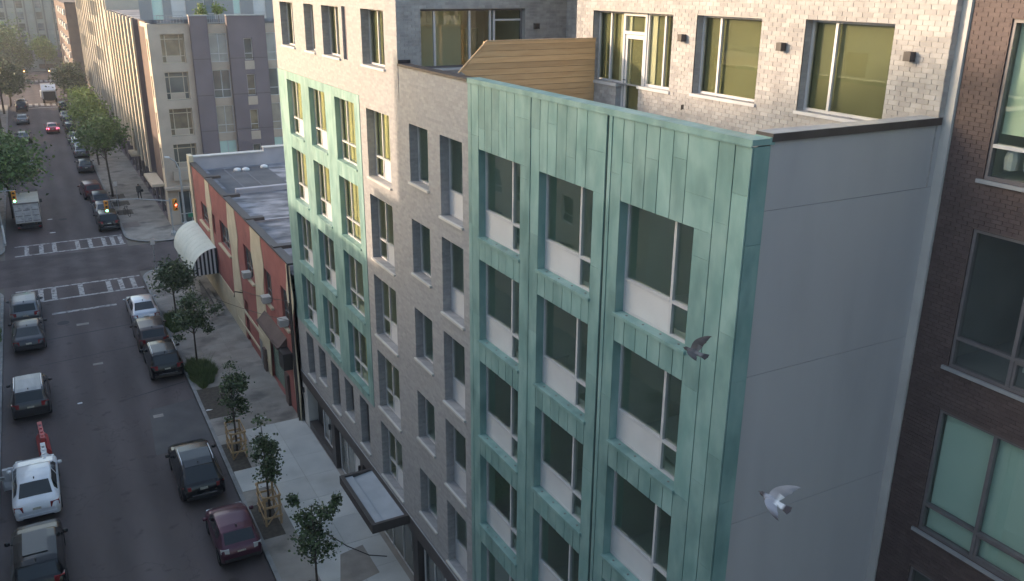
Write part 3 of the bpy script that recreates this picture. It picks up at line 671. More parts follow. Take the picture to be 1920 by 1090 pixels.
# ground floor
gf = (21.4, 40.9)
P(MB().box(-.03, .04, 10.5, 40.9, 2.5, 3.1).build('fascia_band', dark_metal)); P(MB().box(-.04, .0, 10.5, 40.9, 3.08, 3.12).build('fascia_trim', galv))
P(MB().box(.5, .55, 10.5, 40.9, 0, 2.6).build('shopfront_back', black_m)); P(MB().box(-.0, .55, 10.5, 40.9, 2.46, 2.5).build('soffit', dark_metal))
for (a, b, m_) in ((40.1, 40.88, stucco_l), (35.6, 36.1, dark_metal), (31.6, 32.0, dark_metal), (25.6, 26.1, dark_metal), (21.6, 22.4, dark_metal)): P(MB().box(0, .5, a, b, .12, 2.46).build('pier', m_))
P(MB().box(.02, .45, 36.1, 40.1, .12, .5).box(.02, .45, 22.4, 25.6, .12, .6).build('plinth', dark_metal))
Fg = Fr('-x', .2)
def shop(a, b, c, d, n):
    w_ = P(link('shop_window', None, None, (.2, 25, 0))); mb = MB()
    w_.location = (0, 0, 0)
    for k in range(n+1):
        u_ = a+(b-a)*k/n; mb.box(.18, .26, u_-.035-25, u_+.035-25, c, d)
    mb.box(.18, .26, a-25, b-25, d-.05, d).box(.18, .26, a-25, b-25, c, c+.06); mb.build('frame', alum, w_)
    for k in range(n): MB().box(.215, .225, a+(b-a)*k/n+.035-25, a+(b-a)*(k+1)/n-.035-25, c+.06, d-.05).build('pane', glassF, w_)
shop(36.3, 38.0, .55, 2.4, 2); shop(32.2, 35.4, .14, 2.4, 3); shop(22.6, 25.4, .65, 2.4, 3); shop(26.4, 29.9, .14, 2.4, 3)
P(MB().box(.19, .2, 32.35, 33.2, .25, 2.3).build('white_poster', panel_w))
can = P(link('entrance_canopy', None, None, (0, 28.2, 2.75))); can.location = (0, 3.2, 2.75)
cx0, cx1, cy0, cy1 = -1.47, -.02, -1.94, 1.9
MB().box(cx0, cx0+.16, cy0, cy1, 0, .36).box(cx1-.14, cx1, cy0, cy1, 0, .36).box(cx0+.16, cx1-.14, cy0, cy0+.13, 0, .36).box(cx0+.16, cx1-.14, cy1-.13, cy1, 0, .36).build('canopy_frame', dark_metal, can)
MB().box(cx0+.16, -.98, cy0+.13, cy1-.13, .1, .29).build('canopy_deck', membrane, can)
MB().prism([(-.98, cy0+.13, .1), (cx1-.14, cy0+.13, .1), (cx1-.14, cy0+.13, .31), (-.98, cy0+.13, .2)], (0, cy1-cy0-.26, 0)).build('canopy_deck', membrane, can)
for (y_, x_) in ((40.4, -.1), (36.0, -.1), (31.8, -.1)):
    lp = tag(MB().lathe([(0, -.13), (.06, -.13), (.06, .13), (0, .13)], (0, 0, 0), 'z', 12).build('shopfront_lamp', black_m, None, loc=(-.1, y_, 2.15)),
        {40.4: 'small black cylinder lamp on the pale pier at the far end of the shopfront', 36.0: 'small black cylinder lamp between the plinth window and the glazed shopfront', 31.8: 'small black cylinder lamp on the dark pier beside the entrance canopy'}[y_], 'lamp', 'cylinder lamps along the shopfront')

# ================================================================== DARK BRICK BUILDING (right)
XD = 4.66; FD = Fr('-x', XD)
DK = thing('dark_brick_building', 'dark brown brick building with grey framed windows at the right edge', 'building', (XD, 5, 0))
def PD(o): o.parent = DK; o.location = Vector(o.location)-Vector((XD, 5, 0)); return o
dh = [21.22-3.63*k for k in range(6)]; hd = [(4.6, 9.54, h-2.72, h) for h in dh]+[(-3, 2.6, h-2.72, h) for h in dh]
dw = PD(wall_sheet(FD, -25, 10.28, 0, 24.5, hd, None, 0).build('wall', mortar_dk)); [PD(reveals(FD, [h_], -.008, .14).build('window_reveal', brick_dk)) for h_ in hd]
vis = courses(7.2, 10.28, 8.3, 23.0, hd, .215, .077); vis += [r for r in courses(5.6, 7.2, 16, 18.6, hd, .215, .077)]
lay_bricks(FD, vis, brick_dk, dw, 'dk')
PD(MB().quad((XD-.009, -25, 0), (XD-.009, 5.5, 0), (XD-.009, 5.5, 7.5), (XD-.009, -25, 7.5)).build('lower_wall', brick_dk))
for i, h in enumerate(dh[:5]):
    win = PD(link('window', None, None, (XD, 5, 0))); 
    def dp(mb, name, mt): mb.v = [(x-XD, y-5, z) for x, y, z in mb.v]; return mb.build(name, mt, win)
    a, b, c, d = 4.6, 9.54, h-2.72, h; um = [8.37, 7.13, 5.86]; tr_ = c+.6
    mb = MB(); FD.box(mb, a, a+.06, c, d, .02, .14); FD.box(mb, b-.06, b, c, d, .02, .14); FD.box(mb, a+.06, b-.06, d-.06, d, .02, .14); FD.box(mb, a+.06, b-.06, c, c+.06, .02, .14); dp(mb, 'frame', alum_dk)
    pts_ = [a+.06]+sorted(um)+[b-.06]
    for u_ in um: dp(FD.box(MB(), u_-.035, u_+.035, c+.06, d-.06, .015, .13), 'mullion', alum_dk)
    for k in range(4):
        x0 = pts_[k]+(.035 if k else 0); x1 = pts_[k+1]-(.035 if k < 3 else 0)
        dp(FD.box(MB(), x0, x1, tr_-.03, tr_+.03, .012, .128), 'transom', alum if i == 0 else alum_dk)
        dp(FD.box(MB(), x0, x1, tr_+.03, d-.06, .09, .098), 'pane', glassD)
        if k == 2:                                                    # opening light: a second frame inside the first
            dp(FD.box(FD.box(FD.box(FD.box(MB(), x0, x0+.05, c+.06, tr_-.03, .04, .12), x1-.05, x1, c+.06, tr_-.03, .04, .12), x0+.05, x1-.05, c+.06, c+.11, .04, .12), x0+.05, x1-.05, tr_-.08, tr_-.03, .04, .12), 'sash', alum_dk)
            dp(FD.box(MB(), x0+.05, x1-.05, c+.11, tr_-.08, .09, .098), 'pane', glassD)
        else: dp(FD.box(MB(), x0, x1, c+.06, tr_-.03, .09, .098), 'pane', glassD)
    dp(FD.box(MB(), a-.1, b+.1, c-.07, c-.002, -.06, .14), 'sill', galv)
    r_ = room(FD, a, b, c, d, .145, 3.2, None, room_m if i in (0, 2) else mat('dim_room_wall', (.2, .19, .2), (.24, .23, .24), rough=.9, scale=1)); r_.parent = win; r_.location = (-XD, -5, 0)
    if i in (0, 2):
        dp(FD.box(MB(), a+.05, b-.05, (c+.8) if i == 0 else c+.02, d-.02, .2, .205), 'roller_blind', blind_g if i == 0 else blind_t); win['label'] = 'window with a lowered pale green roller blind'
    else:
        mb = MB().box(XD+1.4, XD+1.9, 8.5, 8.9, c, c+.9).box(XD+1.0, XD+1.6, 8.2, 8.7, c, c+.35); dp(mb, 'furniture', panel_w); dp(MB().box(XD+2.4, XD+2.9, 7.8, 8.6, c, c+1.7), 'cabinet', coping_m)
    if i == 0:
        for k in range(5): dp(MB().lathe([(0, 0), (.11, .02), (.13, .2), (.1, .34), (0, .36)], (XD+.35, 9.3-k*.36, c+.16+.03*(k % 2)), n=10), 'pot', panel_w)
PD(MB().box(XD+.2, 16, -25, 10.28, 24.2, 24.5).build('roof', roof_m))

# ================================================================== OTHER BUILDINGS
def sub(o, root): o.parent = root; o.location = Vector(o.location)-Vector(root.location); return o
WM = {}
def panes(F, root, rects, mats, depth, frame=None, bars=True):
    """one window part per opening: a frame with a glazing bar and its pane"""
    for i, (a, b, c, d) in enumerate(rects):
        k = (F.k, round(b-a, 2), round(d-c, 2)); G = Fr(F.k, 0)
        if k not in WM:
            w, h = (b-a)/2, (d-c); t = .06; mb = MB()
            G.box(mb, -w, -w+t, 0, h, -.03, .03); G.box(mb, w-t, w, 0, h, -.03, .03); G.box(mb, -w+t, w-t, 0, t, -.03, .03); G.box(mb, -w+t, w-t, h-t, h, -.03, .03)
            if bars:
                G.box(mb, -w+t, w-t, h*.28, h*.28+t, -.025, .025)
                if w > .75: G.box(mb, -.03, .03, t, h-t, -.028, .028)
            p = MB(); G.quad(p, -w+t, w-t, t, h-t, .01); WM[k] = (mb.mesh('window'), p.mesh('pane'))
        fm_, pm_ = WM[k]
        if not fm_.materials: fm_.materials.append(frame or alum)
        if not pm_.materials: pm_.materials.append(mats[0])
        o = sub(link('window', fm_, None, F.p((a+b)/2, c, depth)), root)
        p = link('pane', pm_, o); p.material_slots[0].link = 'OBJECT'; p.material_slots[0].material = mats[i % len(mats)]
        o.material_slots[0].link = 'OBJECT'; o.material_slots[0].material = frame or alum
def grid(u0, n, du, w, v0, m_, dv, h): return [(u0+i*du, u0+i*du+w, v0+j*dv, v0+j*dv+h) for j in range(m_) for i in range(n)]
# --- across the street (they stand left of the picture; unseen, roof heights set for the shadows they cast)
def opposite(name, label, y0, y1, h, mt, x=-18., back=-36., floors=None):
    t = thing(name, label, 'building', (x, y0, 0)); F = Fr('+x', x)
    n = int((y1-y0-1.5)/3.2); fl = floors or int((h-4.5)/3.1)
    rc = grid(y0+1.2, n, 3.2, 1.5, 4.3, fl, 3.1, 1.8)
    sub(wall_sheet(F, y0, y1, 0, h, rc, .15).build('wall', mt), t); panes(F, t, rc, [glassF, glassFb], .14)
    sub(MB().box(back, x-.16, y0, y1, h-.5, h-.4).build('roof', roof_dk), t)
    sub(MB().quad((back, y0, 0), (x, y0, 0), (x, y0, h), (back, y0, h)).quad((back, y1, 0), (x, y1, 0), (x, y1, h), (back, y1, h)).quad((back, y0, 0), (back, y1, 0), (back, y1, h), (back, y0, h)).build('side_walls', mt), t)
    return t
wt = opposite('apartment_building', 'tall grey stone building across the street behind the camera', -40, 37.1, 24.5, mat('pale_bounce_stone', (.55, .52, .48), (.62, .59, .55), scale=.5), back=-46.)  # unseen walls made pale to bounce fill light into the street
fw = thing('apartment_building', 'added unseen block behind the tall grey stone building, its sloped top shaped to part-shadow the terrace', 'building', (-48, 0, 0))
sub(MB().prism([(-48, -10, 0), (-48, 53.5, 0), (-48, 53.5, 32.8), (-48, 47.5, 33.1), (-48, 42.5, 34.7), (-48, 30, 34.9), (-48, -10, 34.9)], (-14, 0, 0)).build('wall', grey_st), fw)  # unseen block added, top sloped for a soft shadow on the terrace
sub(MB().box(-30, -18.3, 34, 36.9, 24, 24.7).build('shadow_parapet', grey_st), wt)  # unseen step raising the roofline for its cast shadow
wb = opposite('apartment_building', 'mid-height brown brick building across the street facing the red building', 37.1, 71.0, 16.6, mat('pale_bounce_brick', (.5, .42, .36), (.58, .5, .43), scale=.5))  # unseen brick lightened to bounce fill light across the street
sub(MB().box(-30, -18.6, 37.12, 39.8, 16.2, 20).build('shadow_bulkhead', brown_w), wb); sub(MB().box(-30, -18.4, 39.8, 46, 16.2, 17.1).build('shadow_parapet', brown_w), wb)  # unseen roof blocks, heights set to step the shadow on the facade
opposite('apartment_building', 'beige stone corner building beyond the crossing on the opposite side', 81.0, 93, 18.5, beige_w, -18.5, back=-75.)  # unseen; depth and height set to block sun through the cross street
opposite('apartment_building', 'low brick row building behind the trees on the opposite side', 93.2, 180, 12.5, brown_w, -18.5)

# --- low red and cream building
RX = -.15; FRd = Fr('-x', RX)
RED = thing('red_corner_building', 'low two-storey red painted building with cream wavy bands and flat roof', 'building', (RX, 55, 0))
redwin = [(63.95, 66.5, 4.95, 6.35), (61.3, 62.15, 5.0, 6.4), (56.5, 59.5, 5.0, 6.6), (49.9, 52.1, 5.1, 6.85), (45.4, 46.95, 5.1, 6.8), (41.85, 43.3, 5.0, 6.9)]
redlow = [(43.9, 47.3, .12, 3.0), (52.5, 53.4, .12, 2.9)]
sub(wall_sheet(FRd, 41.0, 70.2, 0, 8.62, redwin+redlow, .25).build('wall', red_wall), RED)
panes(FRd, RED, redwin, [glassF], .16, alum_dk)
def band(y0, y1, zt=8.6, zb=0.0):
    """cream band whose sides swell in and out"""
    n = 26; L, Rr = [], []
    for i in range(n+1):
        z = zb+(zt-zb)*i/n; s = (z-zb)/(zt-zb)
        bul = .32*math.exp(-((s-.80)/.09)**2)-.18*math.exp(-((s-.62)/.1)**2)+.2*math.exp(-((s-.25)/.15)**2)
        L.append((y0-bul, z)); Rr.append((y1+bul, z))
    ptsl = L+Rr[::-1]; mb = MB()
    for i in range(n):
        a, b, c, d = L[i], L[i+1], Rr[i+1], Rr[i]
        mb.add([(RX-.03, *a), (RX-.03, *b), (RX-.03, *c), (RX-.03, *d)], [(0, 1, 2, 3)])
        mb.add([(RX-.03, *a), (RX-.03, *b), (RX+.0, *b), (RX+.0, *a)], [(0, 1, 2, 3)]); mb.add([(RX-.03, *d), (RX-.03, *c), (RX, *c), (RX, *d)], [(0, 1, 2, 3)])
    sub(mb.build('cream_band', cream), RED)
for (a, b) in ((62.3, 63.7), (53.9, 56.2), (47.2, 49.6), (41.02, 41.7)): band(a, b)
sub(MB().box(RX-.12, RX+.2, 69.2, 70.25, 0, 9.2).build('corner_pilaster', cream), RED)
for (a, b, z_) in ((63.6, 67.0, 4.85), (56.2, 59.8, 4.9), (49.6, 52.3, 5.0), (45.2, 47.1, 5.0), (41.75, 43.4, 4.9)):
    sub(MB().box(RX-.16, RX, a, b, z_-.12, z_+.0).build('window_ledge', cream), RED)
sub(MB().box(RX-.05, RX, 48.2, 69.1, 1.95, 2.15).box(RX-.06, RX, 48, 56, .75, .9).build('dado_rail', cream), RED)
sub(MB().box(RX-.032, RX-.002, 56.4, 69.2, 0, 1.94).build('cream_base', cream), RED)
sub(MB().box(RX-.1, RX+.35, 41, 69.2, 8.62, 8.72).build('gutter_edge', dark_metal), RED)
for y_ in (44.2, 50.5, 57.0, 63.3): sub(MB().box(RX-.06, RX+1.0, y_-.25, y_+.25, 8.6, 8.78).build('scupper', coping_m), RED)
sub(MB().quad((RX+.1, 41, 8.1), (15, 41, 8.0), (15, 69.5, 8.0), (RX+.1, 69.5, 8.1)).build('roof', roof_m), RED)
sub(MB().quad((.9, 60.8, 8.105), (5.2, 60.8, 8.09), (5.2, 68.8, 8.09), (.9, 68.8, 8.105)).build('dark_roll_roofing', roof_dk), RED)
for x_ in (2.1, 3.4): sub(MB().box(x_-.05, x_+.05, 60.9, 68.6, 8.1, 8.12).build('roofing_lap', mat('lap', (.13, .135, .16), rough=.8)), RED)
sub(MB().box(1.2, 15, 59.8, 60.25, 8.08, 8.42).build('roof_kerb', roof_par), RED); sub(MB().box(.2, 15, 51.8, 52.0, 8.06, 8.2).build('roof_kerb', roof_par), RED)
sub(MB().box(RX, 5.4, 69.4, 69.9, 6, 9.05).box(5.4, 9.2, 69.4, 69.9, 6, 9.35).box(9.2, 15, 69.4, 69.9, 6, 9.1).build('rear_parapet', roof_par), RED)
sub(MB().box(RX, 5.4, 69.3, 70.0, 9.05, 9.12).box(5.35, 9.25, 69.3, 70.0, 9.35, 9.42).box(9.25, 15, 69.3, 70.0, 9.1, 9.17).build('parapet_coping', stone_sill), RED)
for i_, (x_, y_) in enumerate(((2.9, 67.6), (3.5, 67.5), (5.0, 68))): tag(MB().lathe([(0, .0), (.3, .0), (.26, .16), (.12, .22), (0, .23)], n=10).build('roof_bag', plastic_wt, None, True, loc=(x_, y_, 8.1)),
    ('white bag on the dark part of the low flat roof, left of a pair', 'white bag on the dark part of the low flat roof, right of a pair', 'lone white bag farther right on the low flat roof')[i_], 'bag', 'white bags on the flat roof')
sub(MB().quad((RX, 70.2, 0), (15, 70.2, 0), (15, 70.2, 8.6), (RX, 70.2, 8.6)).quad((15, 41, 0), (15, 70.2, 0), (15, 70.2, 8.2), (15, 41, 8.2)).build('rear_walls', cream), RED)
sub(MB().box(RX+.2, RX+.25, 43.9, 47.3, .12, 3.0).build('roll_shutter', shutter_g), RED); sub(MB().box(RX+.2, RX+.25, 52.5, 53.4, .12, 2.9).build('door', black_m), RED)
for k in range(14): sub(MB().box(RX+.18, RX+.2, 43.95, 47.25, .2+k*.2, .2+k*.2+.12).build('shutter_slat', shutter_g), RED)
sub(MB().box(RX-.55, RX, 42.9, 47.6, 3.5, 3.62).prism([(RX-.55, 42.9, 3.5), (RX, 42.9, 3.5), (RX, 42.9, 4.1)], (0, 4.7, 0)).build('shutter_hood', brown_w), RED)
sub(MB().box(RX-.5, RX, 41.9, 42.85, 2.7, 3.6).build('shutter_motor_box', black_m), RED)
sub(MB().tube([(RX-.08, 41.15, .1), (RX-.08, 41.15, 8.6)], .05, 8).tube([(RX-.06, 41.55, .1), (RX-.06, 41.55, 6.5)], .025, 6).build('downpipe', dark_metal), RED)
sub(MB().tube([(RX-.02, 53.7, 3.2), (RX-.5, 53.7, 3.35), (RX-.55, 53.7, 3.0)], .04, 8).build('vent_hood', black_m), RED)
sub(MB().box(RX-.18, RX, 48.0, 48.5, .12, 1.5).box(RX-.14, RX, 43.0, 43.6, .12, 1.9).build('meter_cabinet', brown_w), RED)
for k in range(4): sub(MB().tube([(RX-.12, 48.7+k*.17, .15), (RX-.12, 48.7+k*.17, 1.8)], .022, 6).build('gas_pipe', galv), RED)
def ac_unit(y, z, label):
    t = thing('air_conditioner', label, 'air conditioner', (RX-.0, y, z), 0, 'window air conditioners on the red building')
    MB().box(-.42, .05, -.28, .28, 0, .36).build('case', mat('ac_white', (.42, .42, .42), (.5, .5, .49), rough=.5, scale=3), t)
    for k in range(6): MB().box(-.427, -.42, -.24, .24, .04+k*.05, .065+k*.05).build('grille_slat', alum_dk, t)
    MB().box(-.38, 0, -.02, .02, -.06, 0).build('bracket', galv, t)
ac_unit(51.0, 5.05, 'white window air conditioner farthest along the red wall, in the sash window')
ac_unit(46.2, 5.05, 'white window air conditioner halfway along the red wall beside a cream band')
ac_unit(42.6, 4.95, 'white window air conditioner nearest the new building, above the shutter hood')
# barrel awning
AW = thing('barrel_awning', 'pale barrel-vaulted awning with dark striped end over the corner entrance', 'awning', (RX, 61.6, 2.3))
n = 10; rx, rz = 1.75, 1.75; y0, y1 = 0, 8.4
arc = [(-.06-rx*math.sin(math.pi/2*k/n), rz*math.cos(math.pi/2*k/n)) for k in range(n+1)]
nb = 9
for j in range(nb):
    ya, yb = y0+(y1-y0)*j/nb+.012, y0+(y1-y0)*(j+1)/nb-.012; mb = MB()
    vs_ = [(x, ya, z) for x, z in arc]+[(x, yb, z) for x, z in arc]; mb.add(vs_, [(k, k+1, n+2+k, n+1+k) for k in range(n)])
    mb.build('canvas_strip', awn_m, AW, True)
for j in range(nb+1):
    y = y0+(y1-y0)*j/nb; MB().tube([(x, y, z-.005) for x, z in arc], .018, 5).build('hoop', awn_m, AW)
ns = 13
for j in range(ns):
    xa, xb = -.06-rx*j/ns, -.06-rx*(j+1)/ns
    za, zb = [rz*math.sqrt(max(0, 1-((abs(x)-.06)/rx)**2)) for x in (xa, xb)]
    MB().add([(xa, .0, -.12), (xb, .0, -.12), (xb, .0, zb), (xa, .0, za)], [(0, 1, 2, 3)]).build('end_stripe', awn_dk if j % 2 == 0 else awn_wt, AW)
MB().box(-.06-rx-.01, -.06-rx+.01, y0, y1, -.2, .02).build('valance', awn_m, AW)
for y in (1.5, 7.6): MB().tube([(-1.7, y, -2.15), (-1.7, y, 0)], .045, 8).build('post', galv, AW)
rl = thing('ramp_railing', 'dark slatted ramp railing below the striped awning end', 'railing', (RX-.5, 58.5, .12))
MB().box(-.62, -.56, 0, 5.5, .95, 1.0).build('top_rail', black_m, rl)
for k in range(12): MB().box(-.6, -.58, .2+k*.46, .24+k*.46, 0, .95).build('baluster', black_m, rl)
MB().prism([(-.55, 0, .02), (-.02, 0, .02), (-.02, 0, .3)], (0, 5.5, 0)).build('ramp', conc_old, rl)

# --- corner block beyond the crossing
XB = -.3; FY = Fr('-y', 84.6); FBX = Fr('-x', XB)
CB = thing('corner_apartment_block', 'beige and slate-purple apartment block beyond the crossing with big bay windows', 'building', (0, 84.6, 0))
fz = [(14.72, 17.2), (11.52, 13.95), (8.3, 10.75), (5.3, 7.55)]
bays = [(.68, 2.68, a, b) for a, b in fz]
sub(wall_sheet(FY, XB, 3.2, 0, 18.05, bays+[(.6, 2.7, .15, 3.2)], .5).build('wall', beige_w), CB)
glassBay = [mat('bay_glass_warm', (.16, .13, .09), (.3, .25, .17), rough=.15, scale=1.2, spec=.8), glassF, mat('bay_glass_brown', (.12, .1, .08), (.22, .18, .13), rough=.15, scale=1.4, spec=.8), glassF]
def bay(F, a, b, c, d, m_):
    w_ = sub(link('window', None, None, F.p((a+b)/2, c, .4)), CB); o0 = Vector(F.p((a+b)/2, c, .4))
    def q(mb, name, mt): mb.v = [tuple(Vector(p)-o0) for p in mb.v]; mb.build(name, mt, w_)
    W_, H_ = b-a, d-c; t = .07; us = [a, a+W_*.2, a+W_*.8, b]; vs_ = [c, c+H_*.24, c+H_*.82, d]
    mb = MB(); F.box(mb, a, a+t, c, d, .38, .46); F.box(mb, b-t, b, c, d, .38, .46); F.box(mb, a+t, b-t, d-t, d, .38, .46); F.box(mb, a+t, b-t, c, c+t, .38, .46); q(mb, 'frame', beige_l)
    for u in us[1:3]: q(F.box(MB(), u-t/2, u+t/2, c+t, d-t, .37, .45), 'mullion', beige_l)
    for v in vs_[1:3]: q(F.box(MB(), a+t, b-t, v-t/2, v+t/2, .385, .44), 'transom', beige_l)
    q(F.quad(MB(), a+t, b-t, c+t, d-t, .43), 'pane', m_)
    q(F.box(MB(), us[1]+t/2, us[2]-t/2, c+t, vs_[1]-t/2, .4, .425), 'infill_panel', beige_w)
for i, r_ in enumerate(bays): bay(FY, *r_, glassBay[i])
sub(MB().box(.4, 2.95, 84.3, 84.6, 4.3, 5.2).build('balcony_front', beige_w), CB); sub(MB().box(-.5, 3.2, 84.0, 84.6, 3.5, 3.75).build('canopy_ledge', beige_w), CB)
panes(FY, CB, [(.65, 2.65, .15, 3.2)], [glassF], .3, alum)
# slate piers and glazed bays on the side street
for (a, b) in ((3.2, 4.72), (6.4, 9.78), (11.6, 13.2)):
    ho = [(7.72, 8.48, z0+.1, z0+2.0) for z0 in (14.75, 11.55, 8.35, 5.15)] if a == 6.4 else []
    sub(wall_sheet(Fr('-y', 84.2), a, b, 0, 18.7, ho, .3).build('slate_pier', purple_w), CB); panes(Fr('-y', 84.2), CB, ho, [glassF, glassBay[2], glassBay[0], glassF], .2)
    for h in ho: sub(MB().box(h[0]-.05, h[1]+.05, 84.17, 84.22, h[2]-.85, h[2]-.08).build('infill_panel', beige_w), CB)
    for zz in (15.0, 11.8, 8.6): sub(MB().box(a, b, 84.185, 84.199, zz, zz+.05).build('panel_joint', coping_m), CB)
    sub(MB().box(a-.06, b+.06, 84.12, 84.75, 18.7, 18.8).build('coping', galv), CB)
    sub(MB().box(a, a+.02, 84.2, 84.8, 0, 18.7).box(b-.02, b, 84.2, 84.8, 0, 18.7).build('pier_side', purple_w), CB)
for (a, b, top) in ((4.72, 6.4, 18.0), (9.78, 11.6, 18.0), (13.2, 16, 18.0)):
    gr = [(a+.06, b-.06, z0, z0+2.5) for z0 in (14.7, 11.5, 8.3, 5.1)]
    sub(wall_sheet(Fr('-y', 84.7), a, b, 0, top, gr, .3).build('wall', beige_w), CB); panes(Fr('-y', 84.7), CB, gr, [mat('pale_shade_glass', (.3, .3, .29), (.42, .42, .4), rough=.2, scale=.9), glassF, mat('curtain_glass', (.3, .27, .24), (.4, .36, .3), rough=.25, scale=1.1), blind_t], .1)
sub(MB().box(XB, 16, 85.2, 90, 17.7, 17.75).build('roof', roof_m), CB)
# street front: beige corner strip, brown strip, fins
cs = [(85.2, 85.9, z0, z0+1.9) for z0 in (14.9, 11.7, 8.5, 5.3)]
sub(wall_sheet(FBX, 84.6, 86.3, 0, 18.05, cs, .2).build('wall', beige_l), CB); panes(FBX, CB, cs, [glassF], .15)
sub(MB().box(XB+.1, XB+.3, 86.3, 91.8, 3.6, 18.2).build('brown_panel', brown_w), CB)
fin_r = []
for k in range(9):
    y = 92.4+k*3.3; sub(MB().box(XB-.5, XB-.32, y-.42, y+.42, 3.8, 18.3).build('fin', beige_l), CB); sub(MB().box(XB-.32, XB+.2, y-.2, y+.2, 3.8, 18.2).build('fin_shadow_web', purple_w), CB)  # fin sides coloured dark to hold their shadow
    for z0 in (4.6, 7.6, 10.6, 13.6): fin_r += [(y+.4, y+1.55, z0, z0+2.2), (y+1.75, y+2.9, z0, z0+2.2)]
sub(wall_sheet(Fr('-x', XB+.2), 91.8, 122, 3.6, 18.2, fin_r, .2).build('wall', mat('fin_bay_wall', (.1, .1, .11), (.13, .13, .14), rough=.5, scale=1)), CB); panes(Fr('-x', XB+.2), CB, fin_r, [glassFb, glassF, glassFb, blind_t, glassFb], .15)
sub(wall_sheet(FBX, 86.3, 122, 0, 3.8, [(87+k*3.6, 90+k*3.6, .3, 3.1) for k in range(9)], .3).build('ground_floor', purple_w), CB); panes(FBX, CB, [(87+k*3.6, 90+k*3.6, .3, 3.1) for k in range(9)], [glassF, glassFb], .2, alum_dk)
for (ya, yb) in ((86.2, 92), (103, 106)): sub(MB().box(XB-1.1, XB, ya, yb, 3.5, 3.75).build('entrance_canopy', beige_l), CB)
sub(MB().box(XB+.3, 16, 90, 122, 17.9, 18.2).build('roof', roof_m), CB)
sub(MB().quad((16, 84.6, 0), (16, 122, 0), (16, 122, 18), (16, 84.6, 18)).build('rear_wall', beige_w), CB)
# rooftop penthouse behind
FPg = Fr('-y', 90.2); pr = [(1.0, 2.0, 17.9, 20.2), (2.7, 4.0, 18.4, 20.1), (5.6, 6.6, 18.1, 20.2), (8.3, 9.0, 18.0, 20.4), (10.2, 11.4, 18.2, 20.3)]
sub(wall_sheet(FPg, -.1, 16, 17.75, 24, pr, .15).build('penthouse_wall', penth_g), CB); panes(FPg, CB, pr, [blind_t, panel_w, glassFb], .1)
sub(MB().box(XB+.05, XB+.3, 84.65, 90, 17.7, 18.1).build('roof_edge', beige_l), CB)
for (x0, x1) in ((.6, 2.75), (4.8, 6.3)):
    rl = sub(MB().box(x0, x1, 84.5, 84.53, 18.75, 18.8).box(x0, x1, 84.5, 84.53, 18.1, 18.14).build('roof_railing', galv), CB)
    for k in range(9): sub(MB().box(x0+(x1-x0)*k/8-.012, x0+(x1-x0)*k/8+.012, 84.505, 84.525, 18.05, 18.75).build('baluster', galv), CB)
# --- pale grey stone block, further along
GS = thing('stone_apartment_block', 'pale grey stone block with staggered punched windows farther along the street', 'building', (XB, 122, 0)); FG = Fr('-x', XB-.1)
rc = []
for j in range(6):
    for i in range(15): rc.append((123.4+i*3.9+(1.2 if j % 2 else 0), 125.1+i*3.9+(1.2 if j % 2 else 0), 4.4+j*3.1, 6.4+j*3.1))
sub(wall_sheet(FG, 122, 184, 3.9, 24, rc, .35).build('wall', grey_st), GS); panes(FG, GS, rc, [glassF, glassFb, glassF], .25)
gsl = [(123.5+k*4.4, 127+k*4.4, .3, 3.3) for k in range(13)]
sub(wall_sheet(FG, 122, 184, 0, 3.9, gsl, .3).build('ground_floor', purple_w), GS); panes(FG, GS, gsl, [glassF], .2, alum_dk)
for k in range(14): sub(MB().box(XB-.28, XB-.1, 122.6+k*4.4, 122.9+k*4.4, 3.9, 24).build('pilaster', grey_st), GS)
sub(MB().quad((XB-.1, 122, 18), (16, 122, 18), (16, 122, 24), (XB-.1, 122, 24)).box(XB-.1, 16, 122, 184, 23.9, 24).build('roof', grey_st), GS)
# --- brown brick block with white trim, projecting
BR = thing('brown_brick_block', 'plain brown brick end wall of a block with white balconies by the far junction', 'building', (-2, 190, 0))
sub(MB().box(-2, 16, 190, 240, 0, 17.3).build('wall', brown_w), BR); sub(MB().box(-2.05, 1.5, 189.9, 190.6, 17.3, 17.6).build('coping', coping_m), BR)
for j in range(6):
    for i in range(4): sub(MB().box(-2.35, -2, 191.5+i*8, 194.5+i*8, 2.2+j*2.6, 3.3+j*2.6).build('balcony', stone_sill), BR)
sub(MB().box(-2.3, 1, 188.6, 190, 2.9, 3.1).build('awning', mat('maroon_awning', (.1, .03, .035), rough=.8)), BR)
# --- building closing the street
EN = thing('street_end_building', 'green-grey building with dark vertical piers closing the far end of the street', 'building', (-8, 262, 0)); FE = Fr('-y', 262.)
er = grid(-39.4, 22, 2.1, 1.5, 3.6, 7, 2.75, 1.9)
sub(wall_sheet(FE, -40, 7, 0, 24, er, .2).build('wall', end_w), EN); panes(FE, EN, er, [glassFb, mat('pale_reflecting_glass', (.25, .28, .28), (.4, .43, .42), rough=.2, scale=.2), glassF, mat('pale_reflecting_glass2', (.3, .34, .33), rough=.2)], .1, end_w)
for k in range(23): sub(MB().box(-39.75+k*2.1, -39.4+k*2.1, 261.6, 262, 2.5, 24).build('pier', pier_g), EN)
sub(MB().box(-6, 4, 258.8, 262, 2.6, 4.4).build('entrance_canopy', purple_w), EN); sub(MB().box(-7, 5, 258, 258.4, .1, 1.2).build('planter_wall', brown_w), EN)
sub(MB().box(-40, 7, 262.3, 280, 23.8, 24).build('roof', roof_dk), EN)
